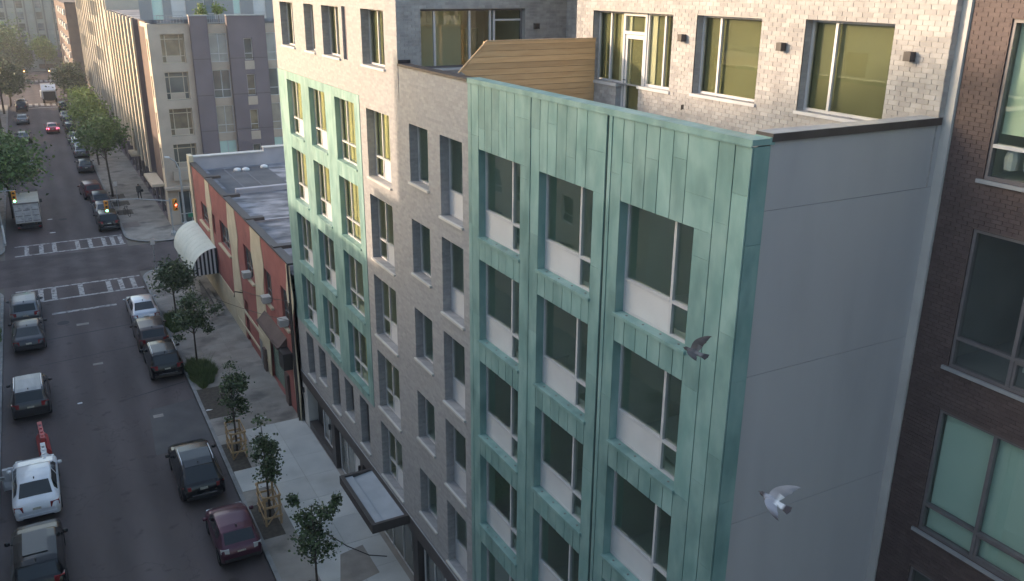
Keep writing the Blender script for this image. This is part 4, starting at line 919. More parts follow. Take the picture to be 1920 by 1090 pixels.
for (x0, x1, y0, y1, h, lb, mt) in ((8, 40, 262, 290, 26, 'grey block behind the white balconies at the far end', penth_g),):
    t = thing('apartment_building', lb, 'building', (x0, y0, 0)); rr = grid(x0+1, 9, 3.2, 1.6, 3, 7, 3, 1.7)
    sub(wall_sheet(Fr('-y', y0), x0, x1, 0, h, rr, .2).build('wall', mt), t); panes(Fr('-y', y0), t, rr, [glassF], .15); sub(MB().box(x0, x1, y0+.3, y1, h-.2, h).build('roof', roof_dk), t)

# ================================================================== VEHICLES
def paint(name, c, rough=.28, metal=.25): return mat('paint_'+name, c, tuple(min(1, x*1.12+.002) for x in c), rough=rough, scale=2, metal=metal, coat=.6 if max(c) > .2 else .15, spec=.5 if max(c) > .2 else .35)
TY = MB().lathe([(.2, -.1), (.3, -.11), (.33, -.085), (.34, -.03), (.34, .03), (.33, .085), (.3, .11), (.2, .1)], axis='x', n=22).mesh('tyre', rubber, True, 40)
_r = MB().lathe([(0, .06), (.05, .07), (.06, .05)], axis='x', n=12)
_r.lathe([(.19, .07), (.215, .09), (.215, -.09), (.2, -.09)], axis='x', n=22)
for k in range(5):
    a = 2*math.pi*k/5; d = Vector((0, math.cos(a), math.sin(a))); e = Vector((0, -math.sin(a), math.cos(a)))
    c = [d*.04+e*.03, d*.2+e*.045, d*.2-e*.045, d*.04-e*.03]; _r.prism([tuple(p+Vector((.035, 0, 0))) for p in c], (.03, 0, 0))
_r.lathe([(0, -.02), (.2, -.02)], axis='x', n=22)
RIM = _r.mesh('rim', rim_m, True, 40)
# key stations: s, bottom, belt, top, width factor, roof half-width factor (of the half width)
PROF = {
 'sedan': dict(L=4.7, k=[(0, .38, .66, .68, .76, .74), (.05, .30, .82, .86, .87, .8), (.16, .27, .90, .97, .94, .84), (.3, .26, .93, 1.02, .97, .84), (.5, .26, .95, 1.06, .99, .82), (1.32, .25, .96, 1.38, 1, .68), (1.65, .25, .96, 1.43, 1, .7), (2.25, .25, .95, 1.45, 1, .71), (2.75, .25, .94, 1.41, 1, .7), (3.55, .26, .92, 1.0, 1, .82), (4.15, .27, .86, .93, .98, .82), (4.52, .3, .74, .8, .93, .78), (4.66, .34, .64, .68, .84, .72), (4.7, .4, .58, .6, .78, .7)],
   rear=(.5, 1.32), front=(2.75, 3.55), side=(.85, 3.35), pil=(2.2,), ax=(.98, 3.78), tail=(.05, .68, .9)),
 'suv': dict(L=4.65, k=[(0, .48, .78, .8, .86, .84), (.04, .38, .96, 1.0, .92, .86), (.1, .34, 1.03, 1.1, .96, .84), (.48, .3, 1.06, 1.60, 1, .76), (.75, .3, 1.06, 1.66, 1, .77), (2.0, .28, 1.04, 1.70, 1, .78), (2.75, .28, 1.02, 1.64, 1, .77), (3.45, .28, 1.0, 1.1, 1, .84), (4.0, .3, .95, 1.03, .98, .82), (4.45, .34, .84, .92, .93, .8), (4.6, .4, .72, .76, .86, .76), (4.65, .45, .62, .64, .8, .74)],
   rear=(.1, .48), front=(2.75, 3.45), side=(.55, 3.2), pil=(1.25, 2.12), ax=(.88, 3.65), tail=(.02, .86, 1.08)),
 'coupe_suv': dict(L=4.75, k=[(0, .48, .76, .78, .84, .82), (.05, .38, .94, 1.0, .92, .86), (.14, .34, 1.0, 1.1, .97, .84), (.95, .3, 1.04, 1.52, 1, .72), (1.4, .28, 1.03, 1.62, 1, .75), (2.2, .28, 1.02, 1.66, 1, .76), (2.85, .28, 1.0, 1.6, 1, .75), (3.6, .28, .98, 1.08, 1, .84), (4.1, .3, .94, 1.02, .99, .82), (4.55, .34, .82, .9, .93, .78), (4.7, .4, .7, .74, .84, .74), (4.75, .46, .62, .64, .78, .72)],
   rear=(.14, .95), front=(2.85, 3.6), side=(.95, 3.35), pil=(1.55, 2.4), ax=(.95, 3.75), tail=(.03, .84, 1.0)),
 'hatch': dict(L=3.6, k=[(0, .42, .7, .72, .82, .8), (.05, .34, .86, .92, .9, .84), (.16, .3, .95, 1.02, .96, .84), (.62, .28, .98, 1.38, 1, .74), (.95, .28, .97, 1.46, 1, .76), (1.7, .27, .95, 1.5, 1, .77), (2.1, .27, .94, 1.45, 1, .76), (2.75, .28, .92, 1.0, 1, .84), (3.1, .29, .86, .94, .98, .82), (3.42, .32, .76, .82, .92, .78), (3.55, .38, .66, .7, .84, .74), (3.6, .44, .58, .6, .78, .7)],
   rear=(.16, .62), front=(2.1, 2.75), side=(.75, 2.5), pil=(1.3,), ax=(.6, 2.9), tail=(.02, .78, .94)),
 'boxy': dict(L=4.5, k=[(0, .5, .9, .92, .92, .9), (.04, .42, 1.02, 1.06, .96, .9), (.09, .38, 1.06, 1.14, .98, .88), (.3, .34, 1.08, 1.72, 1, .82), (.5, .32, 1.08, 1.76, 1, .83), (1.9, .32, 1.06, 1.78, 1, .83), (2.7, .32, 1.05, 1.74, 1, .82), (3.2, .32, 1.03, 1.16, 1, .88), (3.9, .34, 1.0, 1.08, .99, .86), (4.35, .38, .94, 1.02, .95, .84), (4.47, .42, .8, .84, .9, .8), (4.5, .46, .7, .72, .86, .78)],
   rear=(.09, .3), front=(2.7, 3.2), side=(.4, 3.0), pil=(1.2, 2.05), ax=(.85, 3.55), tail=(.02, .86, 1.08)),
}
def car(kind, label, x, y, col, W=1.8, L=None, rz=0., H=1., roofmat=None, rails=False, sunroof=False, tailmat=None, group='cars parked along the kerbs', cat='car', chrome_bar=False, plate=True, tailw=None, name='parked_car'):
    """x centre, y of the rear bumper; nose points up the street"""
    pr = PROF[kind]; L = L or pr['L']; f = L/pr['L']; K = np.array(pr['k']); hw = W/2
    S = set(np.round(K[:, 0], 3))
    for (a, b) in (pr['rear'], pr['front'], pr['side']): S |= {a+.04, b-.04, a, b}
    for p in pr['pil']: S |= {p-.05, p+.05}
    for a in pr['ax']: S |= {a+d for d in (-.40, -.36, -.27, -.15, 0, .15, .27, .36, .40)}
    S |= set(np.arange(.2, pr['L'], .22)); S = sorted(s for s in S if 0 <= s <= pr['L'])
    S2 = [S[0]]
    for s in S[1:]:
        if s-S2[-1] > .008: S2.append(s)
    S = S2; ring = []
    for s in S:
        zb, be, tp, wf, rf = [np.interp(s, K[:, 0], K[:, i]) for i in range(1, 6)]
        be *= H; tp *= H; w = hw*wf; ar = 0
        for a in pr['ax']:
            d = abs(s-a)
            if d < .40: zb = max(zb, .34+math.sqrt(max(0, .40**2-d*d))*.95-.02); ar = 1
        zm = zb+(be-zb)*.62; p5 = (w*.945, be); p8 = (hw*rf*wf, tp-.05*min(1, (tp-be)/.3)); lp = lambda t: (p5[0]+(p8[0]-p5[0])*t, p5[1]+(p8[1]-p5[1])*t)
        half = [(0, max(zb, .25) if not ar else zb), (w*.78, zb), (w*.965, zb+.03), (w, zm), (w*.985, be-.05), p5, lp(.12), lp(.88), p8, (p8[0]*.86, tp-.012), (0, tp)]
        ring.append([(xx, s*f, zz) for xx, zz in half]+[(-xx, s*f, zz) for xx, zz in half[-2:0:-1]])
    m_ = len(ring[0]); V = [p for r in ring for p in r]; faces = {}
    def side_i(j): return j if j < 10 else m_-1-j
    def put(key, fc): faces.setdefault(key, []).append(fc)
    for i in range(len(S)-1):
        sm = (S[i]+S[i+1])/2
        for j in range(m_):
            q = side_i(j); key = 'body'; fc = (i*m_+j, i*m_+(j+1) % m_, (i+1)*m_+(j+1) % m_, (i+1)*m_+j)
            if q == 9 and pr['rear'][0]+.03 < sm < pr['rear'][1]-.03: key = 'rear_window'
            elif q == 9 and pr['front'][0]+.03 < sm < pr['front'][1]-.03: key = 'windshield'
            elif q == 9 and roofmat is not None and pr['rear'][1] < sm < pr['front'][0]: key = 'roof'
            elif q == 6 and pr['side'][0] < sm < pr['side'][1] and not any(abs(sm-p) < .05 for p in pr['pil']):
                key = ('side_window', j < 10, sum(sm > p for p in pr['pil']))
            elif q == 0: key = 'underbody'
            put(key, fc)
    put('body', tuple(range(m_))); put('body', tuple(range((len(S)-1)*m_, len(S)*m_))[::-1])
    t = thing(name, label, cat, (x, y, 0), rz, group); bm_ = col
    for key, fs in faces.items():
        nm = key if isinstance(key, str) else key[0]; idx = sorted({i for f_ in fs for i in f_}); mp = {a: b for b, a in enumerate(idx)}
        mb = MB(); mb.v = [V[i] for i in idx]; mb.f = [tuple(mp[i] for i in f_) for f_ in fs]
        mb.build(nm, bm_ if nm == 'body' else (roofmat if nm == 'roof' else plastic_bk if nm == 'underbody' else car_glass), t, True, 38)
    for a in pr['ax']:
        for sx in (-1, 1):
            wh = link('wheel', None, t, (sx*(hw-.115), a*f, .34), (0, 0, 0 if sx > 0 else math.pi)); link('tyre', TY, wh); link('rim', RIM, wh)
    s_, z0, z1 = pr['tail']; z0 *= H; z1 *= H; tm = tailmat or tail_red
    for sx in (-1, 1):
        xi, xo = sx*hw*.56, sx*hw*.93
        MB().add([(xi, s_*f-.06, z0), (xo, s_*f+.06, z0), (xo*1.015, s_*f+.3, z0+.02), (xi, s_*f+.1, z0), (xi, s_*f-.035, z1), (xo, s_*f+.09, z1), (xo*1.01, s_*f+.32, z1-.02), (xi, s_*f+.1, z1)], [(0, 1, 5, 4), (1, 2, 6, 5), (4, 5, 6, 7), (0, 4, 7, 3), (3, 2, 1, 0), (2, 3, 7, 6)]).build('taillight', tm, t)
        xa, xb = sorted((sx*hw*.56, sx*hw*.86)); MB().box(xa, xb, L-.22, L-.05, .62*H, .74*H).build('headlight', head_m, t)
        cy = pr['front'][1]*f-.28; MB().lathe([(0, -.1), (.07, -.09), (.085, 0), (.06, .09), (0, .1)], (sx*(hw+.09), cy, 1.0*H), 'x', 10).build('wing_mirror', col if kind != 'boxy' else plastic_bk, t, True)
    if plate: MB().box(-.16, .16, -.015+.02*f, .03, .7*H if kind in ('sedan', 'hatch') else .8*H, .8*H if kind in ('sedan', 'hatch') else .9*H).build('licence_plate', plate_m, t)
    MB().box(-hw*.8, hw*.8, -.02, .1, .4, .52).build('rear_bumper', plastic_bk if kind != 'sedan' else col, t)
    if chrome_bar: MB().box(-hw*.55, hw*.55, -.03, .05, .56, .6).build('bumper_trim', chrome, t)
    if rails:
        for sx in (-1, 1):
            xr = sx*hw*.7; zt = np.interp(1.5, K[:, 0], K[:, 3])*H
            MB().tube([(xr, (pr['rear'][1]+.15)*f, zt-.04), (xr, (pr['rear'][1]+.3)*f, zt+.05), (xr, (pr['front'][0]-.4)*f, zt+.05), (xr, (pr['front'][0]-.25)*f, zt-.03)], .022, 6).build('roof_rail', chrome, t)
    if sunroof:
        ya, yb = (pr['rear'][1]+.55)*f, (pr['front'][0]-.1)*f; zt = np.interp((ya+yb)/2/f, K[:, 0], K[:, 3])*H
        MB().box(-.42, .42, ya, yb, zt-.04, zt+.006).build('sunroof', car_glass, t)
    zt = np.interp(pr['rear'][1]+.25, K[:, 0], K[:, 3])*H
    MB().prism([(-.02, (pr['rear'][1]+.12)*f, zt-.03), (-.02, (pr['rear'][1]+.32)*f, zt-.01), (-.02, (pr['rear'][1]+.14)*f, zt+.06)], (.04, 0, 0)).build('antenna', plastic_bk, t)
    return t
white_p = paint('white', (.62, .65, .72), .3, 0); black_p = paint('black', (.012, .012, .015), .2); maroon = paint('maroon', (.085, .03, .05), .3, .3); silver = paint('silver', (.42, .43, .47), .32, .6)
dgrey = paint('dark_grey', (.05, .05, .058), .28, .5); navy = paint('navy', (.03, .034, .05), .28, .4); brownp = paint('bronze', (.06, .045, .045), .28, .4); mgrey = paint('grey', (.14, .145, .16), .3, .5); dred = paint('dark_red', (.09, .018, .025), .28, .3); redp = paint('red', (.28, .02, .03), .28, .2)
# right kerb, from the camera outward
car('hatch', 'small maroon hatchback at the right kerb, nearest the camera', -5.45, 30.35, maroon, 1.68, tailmat=mat('clear_ring_lamp', (.5, .5, .5), rough=.2), )
car('coupe_suv', 'glossy black crossover with roof greyed like reflected sky ahead of the maroon hatchback', -5.95, 35.5, black_p, 1.88, 4.75, rails=True, chrome_bar=True, roofmat=paint('sky_grey_roof', (.035, .037, .043), .15, .2))  # roof paint greyed to hold the sky's reflection
car('suv', 'black SUV with silver roof rails at the right kerb beside the grassy tree pit', -5.5, 49.35, black_p, 1.84, 4.5, rails=True, chrome_bar=True)
car('suv', 'dark bronze crossover with chrome tail strip behind the silver sedan', -5.62, 53.9, brownp, 1.82, 4.45, H=.96)
car('sedan', 'silver sedan at the right kerb nearest the crosswalk', -5.5, 58.9, silver, 1.8, 4.75)
car('suv', 'black SUV with grey rear window at the far crosswalk, right kerb', -5.5, 84.9, black_p, 1.85, 4.6, chrome_bar=True)
car('sedan', 'grey sedan just ahead of the black SUV at the far crosswalk', -5.45, 89.6, mgrey, 1.8, 4.6)
car('hatch', 'dark compact car between the grey sedan and the angled dark red SUV', -5.4, 94.6, navy, 1.76, 4.0)
car('suv', 'dark red SUV angled out from the right kerb with pale roof glare', -5.75, 98.9, dred, 1.85, 4.7, rz=.09)
rest = [(-5.55, 113.6, 'sedan', dgrey, 'dark grey sedan alone at the right kerb below the big round tree'), (-5.4, 124.1, 'sedan', mgrey, 'grey sedan, nearest of the row hidden under the big round tree'),
        (-5.4, 130.9, 'hatch', silver, 'pale compact second in the row under the big round tree'), (-5.5, 136.0, 'sedan', dgrey, 'dark sedan third in the row under the light green tree'),
        (-5.5, 144.6, 'suv', black_p, 'black SUV beside the light green tree, level with the red-lit car'), (-5.4, 152.5, 'suv', navy, 'dark blue SUV beyond the black SUV, beside the light green tree'),
        (-5.5, 159.4, 'sedan', mgrey, 'grey sedan on the right kerb, last but one before the far junction'), (-5.3, 170.6, 'suv', black_p, 'black SUV at the right kerb nearest the far junction and refuse truck')]
for x_, y_, k_, c_, l_ in rest: car(k_, l_, x_, y_, c_, 1.78, 4.5)
car('sedan', 'dark red sedan driving away with both brake lights glowing', -7.9, 146.6, redp, 1.8, 4.6, tailmat=lit_tail, group='moving cars', name='moving_car')
# left kerb
car('suv', 'black car with sunroof cut off at the bottom left corner', -12.45, 31.6, black_p, 1.86, 4.6, sunroof=True, H=.92)
car('sedan', 'white sedan at the left kerb by the plastic barriers', -12.4, 37.3, white_p, 1.84, 4.75)
car('suv', 'dark grey crossover with pale ribbed roof beside the red barrier', -12.45, 47.55, dgrey, 1.84, 4.4, rails=True, roofmat=mat('pale_hard_top', (.3, .3, .31), (.42, .42, .43), rough=.4, scale=1.5, stretch=(3, .4, 1)))
car('sedan', 'dark sedan at the left kerb, second from the crosswalk', -12.4, 57.3, dgrey, 1.82, 4.7)
car('suv', 'grey SUV at the left kerb nearest the crosswalk', -12.5, 62.3, mgrey, 1.84, 4.5)
car('sedan', 'dark sedan alone at the left kerb, level with the glowing brake lights', -11.8, 139.2, dgrey, 1.8, 4.7)
car('sedan', 'grey sedan farther up the left kerb, first of three in line', -11.75, 158.0, mgrey, 1.8, 4.6); car('suv', 'dark SUV second in line up the left kerb', -11.75, 174.0, navy, 1.8, 4.6); car('sedan', 'pale grey sedan farthest up the left kerb by the far crosswalk', -11.7, 179.6, silver, 1.8, 4.5)
car('suv', 'white SUV half hidden under the left foreground tree', -11.9, 116.5, white_p, 1.82, 4.6)
def wheels(t, pts, r=.48):
    for x_, y_ in pts:
        wh = link('wheel', None, t, (x_, y_, r), (0, 0, 0 if x_ > 0 else math.pi)); wh.scale = (1.5, r/.34, r/.34); link('tyre', TY, wh); link('rim', RIM, wh)
# box truck
t = thing('box_truck', 'white box truck with grimy three-panel rear door at the far crosswalk', 'truck', (-11.9, 88.4, 0))
grimy = mat('grimy_white', (.36, .36, .38), (.5, .5, .52), rough=.6, scale=2.5, c3=(.22, .22, .25), sc2=3)
MB().box(-1.05, 1.05, .05, 4.6, .85, 2.72).build('cargo_box', mat('cream_white_box', (.5, .48, .42), (.58, .56, .5), rough=.6, scale=1), t)
for k in range(3):
    d = MB().box(-1.0+k*.67, -.36+k*.67, 0, .05, .9, 2.6).build('door_panel', grimy, t)
    for j in range(3): MB().box(-.95+k*.67, -.41+k*.67, -.012, 0, 1.0+j*.5, 1.06+j*.5).build('rib', alum_dk, d)
MB().box(-1.03, 1.03, -.05, .04, 2.6, 2.72).box(-1.06, -1.0, -.03, .06, .8, 2.6).box(1.0, 1.06, -.03, .06, .8, 2.6).build('rear_frame', alum_dk, t)
MB().box(-1.0, 1.0, -.25, 0, .45, .62).build('rear_bumper', black_m, t); MB().box(-.45, .45, .1, 6.2, .5, .8).build('chassis', black_m, t)
MB().prism([(-1, 4.7, .55), (-1, 6.4, .55), (-1, 6.5, 1.2), (-1, 6.1, 1.35), (-1, 5.7, 2.15), (-1, 4.7, 2.2)], (2, 0, 0)).build('cab', white_p, t)
MB().add([(-.9, 6.13, 1.38), (.9, 6.13, 1.38), (.85, 5.76, 2.1), (-.85, 5.76, 2.1)], [(0, 1, 2, 3)]).build('windshield', car_glass, t)
for sx in (-1, 1):
    MB().box(sx*1.2-.1, sx*1.2+.1, 5.7, 5.8, 1.4, 1.75).build('wing_mirror', black_m, t); MB().box(sx*.85-.1, sx*.85+.1, -.27, -.24, .48, .6).build('taillight', tail_red, t)
wheels(t, [(-.85, 1.2), (.85, 1.2), (-.85, 5.4), (.85, 5.4)], .42)
# refuse truck far away
t = thing('refuse_truck', 'white refuse truck with dark red cab in the far junction', 'truck', (-7.0, 184, 0))
MB().prism([(-1.2, 0.4, .9), (-1.2, 6, .9), (-1.2, 6, 3.1), (-1.2, 1.6, 3.3), (-1.2, .2, 2.4)], (2.4, 0, 0)).build('body', white_p, t)
MB().box(-1.0, 1.0, -.35, .4, .7, 2.2).build('hopper', black_m, t); MB().box(-1.2, 1.2, 6.3, 8.4, .7, 3.0).build('cab', dred, t); MB().box(-.6, .6, .3, 8, .5, .9).build('chassis', black_m, t)
MB().box(-1.0, 1.0, 8.38, 8.42, 1.8, 2.8).build('windshield', car_glass, t); MB().box(-1.45, -1.2, 1.0, 3.2, 1.1, 2.2).build('side_bin', panel_w, t)
wheels(t, [(-1, 1.6), (1, 1.6), (-1, 7.2), (1, 7.2)], .5)
# plastic barriers
def barrier(x, y, rz, mt, label, L=1.9):
    t = thing('plastic_barrier', label, 'barrier', (x, y, 0), rz, 'plastic road barriers at the left kerb')
    pr_ = [(-.28, 0), (.28, 0), (.26, .14), (.12, .34), (.1, .92), (-.1, .92), (-.12, .34), (-.26, .14)]
    MB().prism([(a, -L/2, b) for a, b in pr_], (0, L, 0)).build('shell', mt, t)
    for k in range(4): MB().box(-.06, .06, -L/2+.2+k*.42, -L/2+.42+k*.42, .92, .96).build('lug', mt, t)
    for k in range(3): MB().box(-.055, .055, -L/2+.24+k*.55, -L/2+.38+k*.55, .9205, .926).build('painted_slot', alum_dk, t)  # dark plates painted as shadowed slots
    for sx in (-1, 1):
        for k in (-1, 0, 1): MB().box(sx*.115-.012, sx*.115+.012, k*.55-.14, k*.55+.14, .5, .72).build('painted_recess', dark_metal if mt is plastic_rd else alum, t)  # raised plates toned darker to look like shadowed hollows
barrier(-12.05, 44.5, .06, plastic_rd, 'red plastic road barrier behind the grey crossover'); barrier(-12.0, 42.1, .03, plastic_wt, 'white plastic road barrier end-on to the red one')
barrier(-12.75, 41.0, math.pi/2-.12, mat('grey_plastic', (.4, .41, .46), (.47, .48, .52), rough=.5, scale=2), 'pale grey plastic barrier crosswise in front of the white sedan', 1.9)
t = thing('kerb_fence', 'long grey low fence rail across the left pavement beside the white sedan', 'fence', (-14.2, 40.6, .12)); MB().box(-1.2, .6, -.03, .03, .55, .7).build('rail', galv, t)
for x_ in (-1.1, -.3, .5): MB().box(x_-.03, x_+.03, -.03, .03, 0, .72).build('post', galv, t)

# ================================================================== TREES AND PLANTS
def leaves(centers, n, spread, size, seed, flat=.6):
    """n leaf-sized folded quads scattered round clump centres"""
    r = np.random.default_rng(seed); c = np.array(centers); k = r.integers(0, len(c), n)
    p = c[k, :3]+r.normal(size=(n, 3))*spread*c[k, 3:4]*np.array([1, 1, .75])
    d = r.normal(size=(n, 3)); d[:, 2] *= flat; d /= np.linalg.norm(d, axis=1)[:, None]
    e = np.cross(d, r.normal(size=(n, 3))); e /= np.linalg.norm(e, axis=1)[:, None]
    s = size*r.uniform(.55, 1.3, n)[:, None]; w = .38
    q = np.cross(d, e)*.12
    V = np.stack([p-d*s*.5, p+e*s*w+q*s, p+d*s*.5, p-e*s*w+q*s], 1).reshape(-1, 3)
    me = bpy.data.meshes.new('crown'); me.vertices.add(4*n); me.vertices.foreach_set('co', V.ravel()); me.loops.add(4*n); me.loops.foreach_set('vertex_index', np.arange(4*n))
    me.polygons.add(n); me.polygons.foreach_set('loop_start', np.arange(n)*4); me.polygons.foreach_set('loop_total', np.full(n, 4)); me.update(calc_edges=True)
    return me
def tree(label, x, y, h, cz, rx, rz_, nclump, nleaf, size, lm, seed, trunk=.06, lean=(0, 0), spread=.3, name='street_tree', group='street trees', z0=.12, tips=None, ry=None):
    r = random.Random(seed); t = thing(name, label, 'tree', (x, y, z0), 0, group); ry = ry or rx
    top = Vector((lean[0], lean[1], h*.86)); mid = Vector((lean[0]*.4, lean[1]*.4, cz*.7)); cl = []
    while len(cl) < nclump:
        a = Vector((r.uniform(-1, 1), r.uniform(-1, 1), r.uniform(-1, 1)))
        if .15 < a.length < 1: cl.append((lean[0]*.8+a.x*rx*(1-.35*max(0, a.z)), lean[1]*.8+a.y*ry*(1-.35*max(0, a.z)), cz+a.z*rz_, r.uniform(.7, 1.25)))
    if tips: cl += [(*p, .55) for p in tips]
    mb = MB(); mb.tube([(0, 0, -.1), tuple(mid*.5), tuple(mid), tuple((mid+top)/2), tuple(top)], [trunk*1.25, trunk, trunk*.85, trunk*.55, trunk*.15], 8)
    mb.build('trunk', bark, t, True)
    lb = MB()
    for c in cl[:max(10, nclump)]:
        c = Vector(c[:3]); f_ = min(.95, max(.35, (c.z-.25*rx)/top.z*.8)); b = top*f_ if f_ > .45 else mid.lerp(top, .2)
        if b.z > c.z: b = mid.lerp(top, .1)*min(1, c.z/max(.1, mid.z)*.9)
        m2 = b.lerp(c, .5)+Vector((0, 0, -.06*rx)); lb.tube([tuple(b), tuple(m2), tuple(c)], [trunk*.35, trunk*.22, trunk*.08], 5, False)
    lb.build('limbs', bark, t, True)
    me = leaves(cl, nleaf, rx*spread, size, seed); me.materials.append(lm); link('crown', me, t)
    return t
tree('leafy young tree at the bottom of the picture beside the entrance canopy', -3.45, 27.0, 4.5, 2.75, .75, 1.25, 22, 2300, .135, leaf_dk, 1, .045, (.1, .3), .26, tips=[(-.6, .3, 4.3), (-.5, .3, 4.1), (.8, .2, 3.5), (.9, .2, 3.7), (1.0, .2, 3.9)])
tree('young tree in the nearer wooden guard by the maroon hatchback', -3.72, 33.1, 4.9, 3.1, .62, 1.6, 20, 2100, .13, leaf_dk, 2, .045, (.05, .3), .27)
tree('young tree in the farther wooden guard by the black crossover', -3.8, 39.3, 4.7, 3.1, .6, 1.5, 20, 2100, .13, leaf_dk, 3, .045, (.1, .4), .28)
tree('thin-trunked young tree in the nearer grassy pit by the black SUV', -3.72, 50.8, 4.9, 3.3, 1.0, 1.05, 22, 2500, .155, leaf_dk, 4, .05, (.1, .2), .26, tips=[(1.5, 0, 3.4), (1.3, 0, 3.3), (-.8, 0, 1.9), (.9, 0, 2.1)])
tree('bushy young tree in the farther grassy pit beside the silver sedan', -3.65, 58.9, 4.2, 2.95, 1.0, .95, 26, 3400, .18, leaf_dk, 5, .06, (0, .4), .34)
tree('big round-crowned tree on the far right pavement beyond the crossing', -4.0, 99.4, 8.2, 6.1, 1.75, 1.65, 44, 5200, .3, leaf_md, 6, .1, (-.1, 5), .36, ry=3.2)
tree('light green tree behind the big round-crowned tree on the right pavement', -3.9, 118.4, 8.6, 6.0, 1.6, 2.0, 40, 4200, .3, leaf_lt, 7, .09, (-.2, 4), .36, ry=3)
tree('second light green tree farther along the right pavement', -3.9, 133, 8.2, 5.6, 1.7, 2.0, 40, 4200, .3, leaf_lt, 8, .09, (0, 2), .36, ry=3)
tree('dark tree on the right pavement just before the far junction', -3.6, 172, 8.2, 5.5, 2.2, 2.4, 36, 4000, .4, leaf_dk, 9, .1, (0, 0), .36)
tree('broad dark tree overhanging the box truck on the left', -13.2, 94.5, 8.4, 5.2, 2.6, 2.3, 60, 7000, .32, leaf_md, 10, .14, (0, 1.5), .34, ry=5.5)
tree('dark tree leaning over the far left kerb behind the line of cars', -13.4, 183, 9, 4.6, 2.2, 2.6, 40, 4200, .42, leaf_dk, 11, .14, (.4, 0), .36)
tree('tall green tree at the far left beyond the junction', -14.8, 236, 12, 7.6, 5.0, 3.8, 60, 7500, .6, leaf_md, 12, .2, (0, 0), .34)
tree('dark low tree beneath the tall green tree at the far left', -14.5, 228, 7, 3.8, 3.6, 2.6, 40, 4500, .5, leaf_dk, 13, .16, (0, 0), .36)
tree('yellow-green tree standing at the end of the street', -5.6, 252.5, 8.6, 5.2, 2.0, 2.4, 40, 4200, .45, leaf_lt, 14, .15, (0, 0), .36)
tree('dark tree left of the yellow-green tree at the street end', -10.8, 254.5, 6, 3.4, 2.4, 2.2, 30, 3200, .5, leaf_dk, 15, .14, (0, 0), .36)
tree('small rooftop shrub tree with yellow-green leaves, left of the terrace pair', 4.9, 87.2, 1.9, 1.35, .45, .5, 10, 420, .2, leaf_lt, 16, .03, (0, 0), .4, name='potted_tree', group='rooftop shrubs', z0=17.76)
tree('round rooftop shrub tree with yellow-green leaves, right of the terrace pair', 6.3, 87.2, 1.8, 1.4, .42, .45, 10, 460, .2, leaf_lt, 17, .03, (0, 0), .4, name='potted_tree', group='rooftop shrubs', z0=17.76)
def grass_patch(x0, x1, y0, y1, n, h, seed, name='rough_grass'):
    r = np.random.default_rng(seed); cx, cy = (x0+x1)/2, (y0+y1)/2
    a = r.uniform(0, 2*math.pi, n); q = np.sqrt(r.uniform(0, 1, n)); p = np.stack([cx+np.cos(a)*q*(x1-x0)/2, cy+np.sin(a)*q*(y1-y0)/2, np.full(n, .11)], 1)
    q2 = q*(1+.12*np.sin(3*a+seed)+.09*np.sin(7*a+2*seed)); p[:, 0] = cx+np.cos(a)*q2*(x1-x0)/2; p[:, 1] = cy+np.sin(a)*q2*(y1-y0)/2
    hh = h*r.uniform(.25, 1.25, n)*(1.1-.6*q)*(.6+.5*np.abs(np.sin(p[:, 0]*5)*np.cos(p[:, 1]*2.3+seed))); b = r.normal(size=(n, 2))*.45; w = r.normal(size=(n, 2)); w /= np.linalg.norm(w, axis=1)[:, None]; w *= .016+.012*r.random((n, 1))
    z0 = np.zeros((n, 1)); A = p-np.hstack([w, z0]); B = p+np.hstack([w, z0]); C = p+np.stack([b[:, 0]*hh, b[:, 1]*hh, hh], 1)
    V = np.stack([A, B, C], 1).reshape(-1, 3); me = bpy.data.meshes.new(name); me.from_pydata(V.tolist(), [], [(3*i, 3*i+1, 3*i+2) for i in range(n)]); me.materials.append(grass_m)
    o = link(name, me); stuff(o); return o
g = grass_patch(-4.5, -2.95, 47.6, 51.5, 7000, .75, 1); tag(g, 'clump of tall rough grass round the thin-trunked tree', 'grass')
g = grass_patch(-4.5, -2.75, 56.8, 60.3, 6500, .75, 2); tag(g, 'clump of rough grass round the bushy young tree', 'grass')
g = grass_patch(-15.6, -14.0, 59.5, 64, 2600, .45, 3); tag(g, 'weedy patch on the left pavement beside the grey SUV', 'grass')
# wooden tree guards
def guard(x, y, label, lx=.62, ly=1.25, h=1.42):
    t = thing('tree_guard', label, 'tree guard', (x, y, .11), 0, 'raw wood tree guards')
    def st(*a, n='slat'): MB().box(*a).build(n, wood_raw, t)
    for sx in (-1, 1):
        for sy in (-1, 1): st(sx*lx/2-.04, sx*lx/2+.04, sy*ly/2-.04, sy*ly/2+.04, 0, h, n='post')
    for z_ in (.35, .85, h-.1):
        for sx in (-1, 1): st(sx*(lx/2+.055)-.015, sx*(lx/2+.055)+.015, -ly/2-.05, ly/2+.05, z_, z_+.09)
        for sy in (-1, 1): st(-lx/2-.03, lx/2+.03, sy*(ly/2+.055)-.015, sy*(ly/2+.055)+.015, z_, z_+.09)
    for sx in (-1, 1): MB().add([(sx*(lx/2+.075), -ly/2, .1), (sx*(lx/2+.075), -ly/2+.1, .1), (sx*(lx/2+.075), ly/2, h-.2), (sx*(lx/2+.075), ly/2-.1, h-.2)], [(0, 1, 2, 3)]).build('brace', wood_raw, t)
    for sy in (-1, 1): MB().prism([(-lx/2, sy*(ly/2+.075), .1), (-lx/2+.08, sy*(ly/2+.075), .1), (lx/2, sy*(ly/2+.075), .8), (lx/2-.08, sy*(ly/2+.075), .8)], (0, .02, 0)).build('brace', wood_raw, t)
guard(-3.72, 33.1, 'raw wooden tree guard nearer the camera, beside the maroon hatchback'); guard(-3.8, 39.3, 'raw wooden tree guard farther off, beside the black crossover')

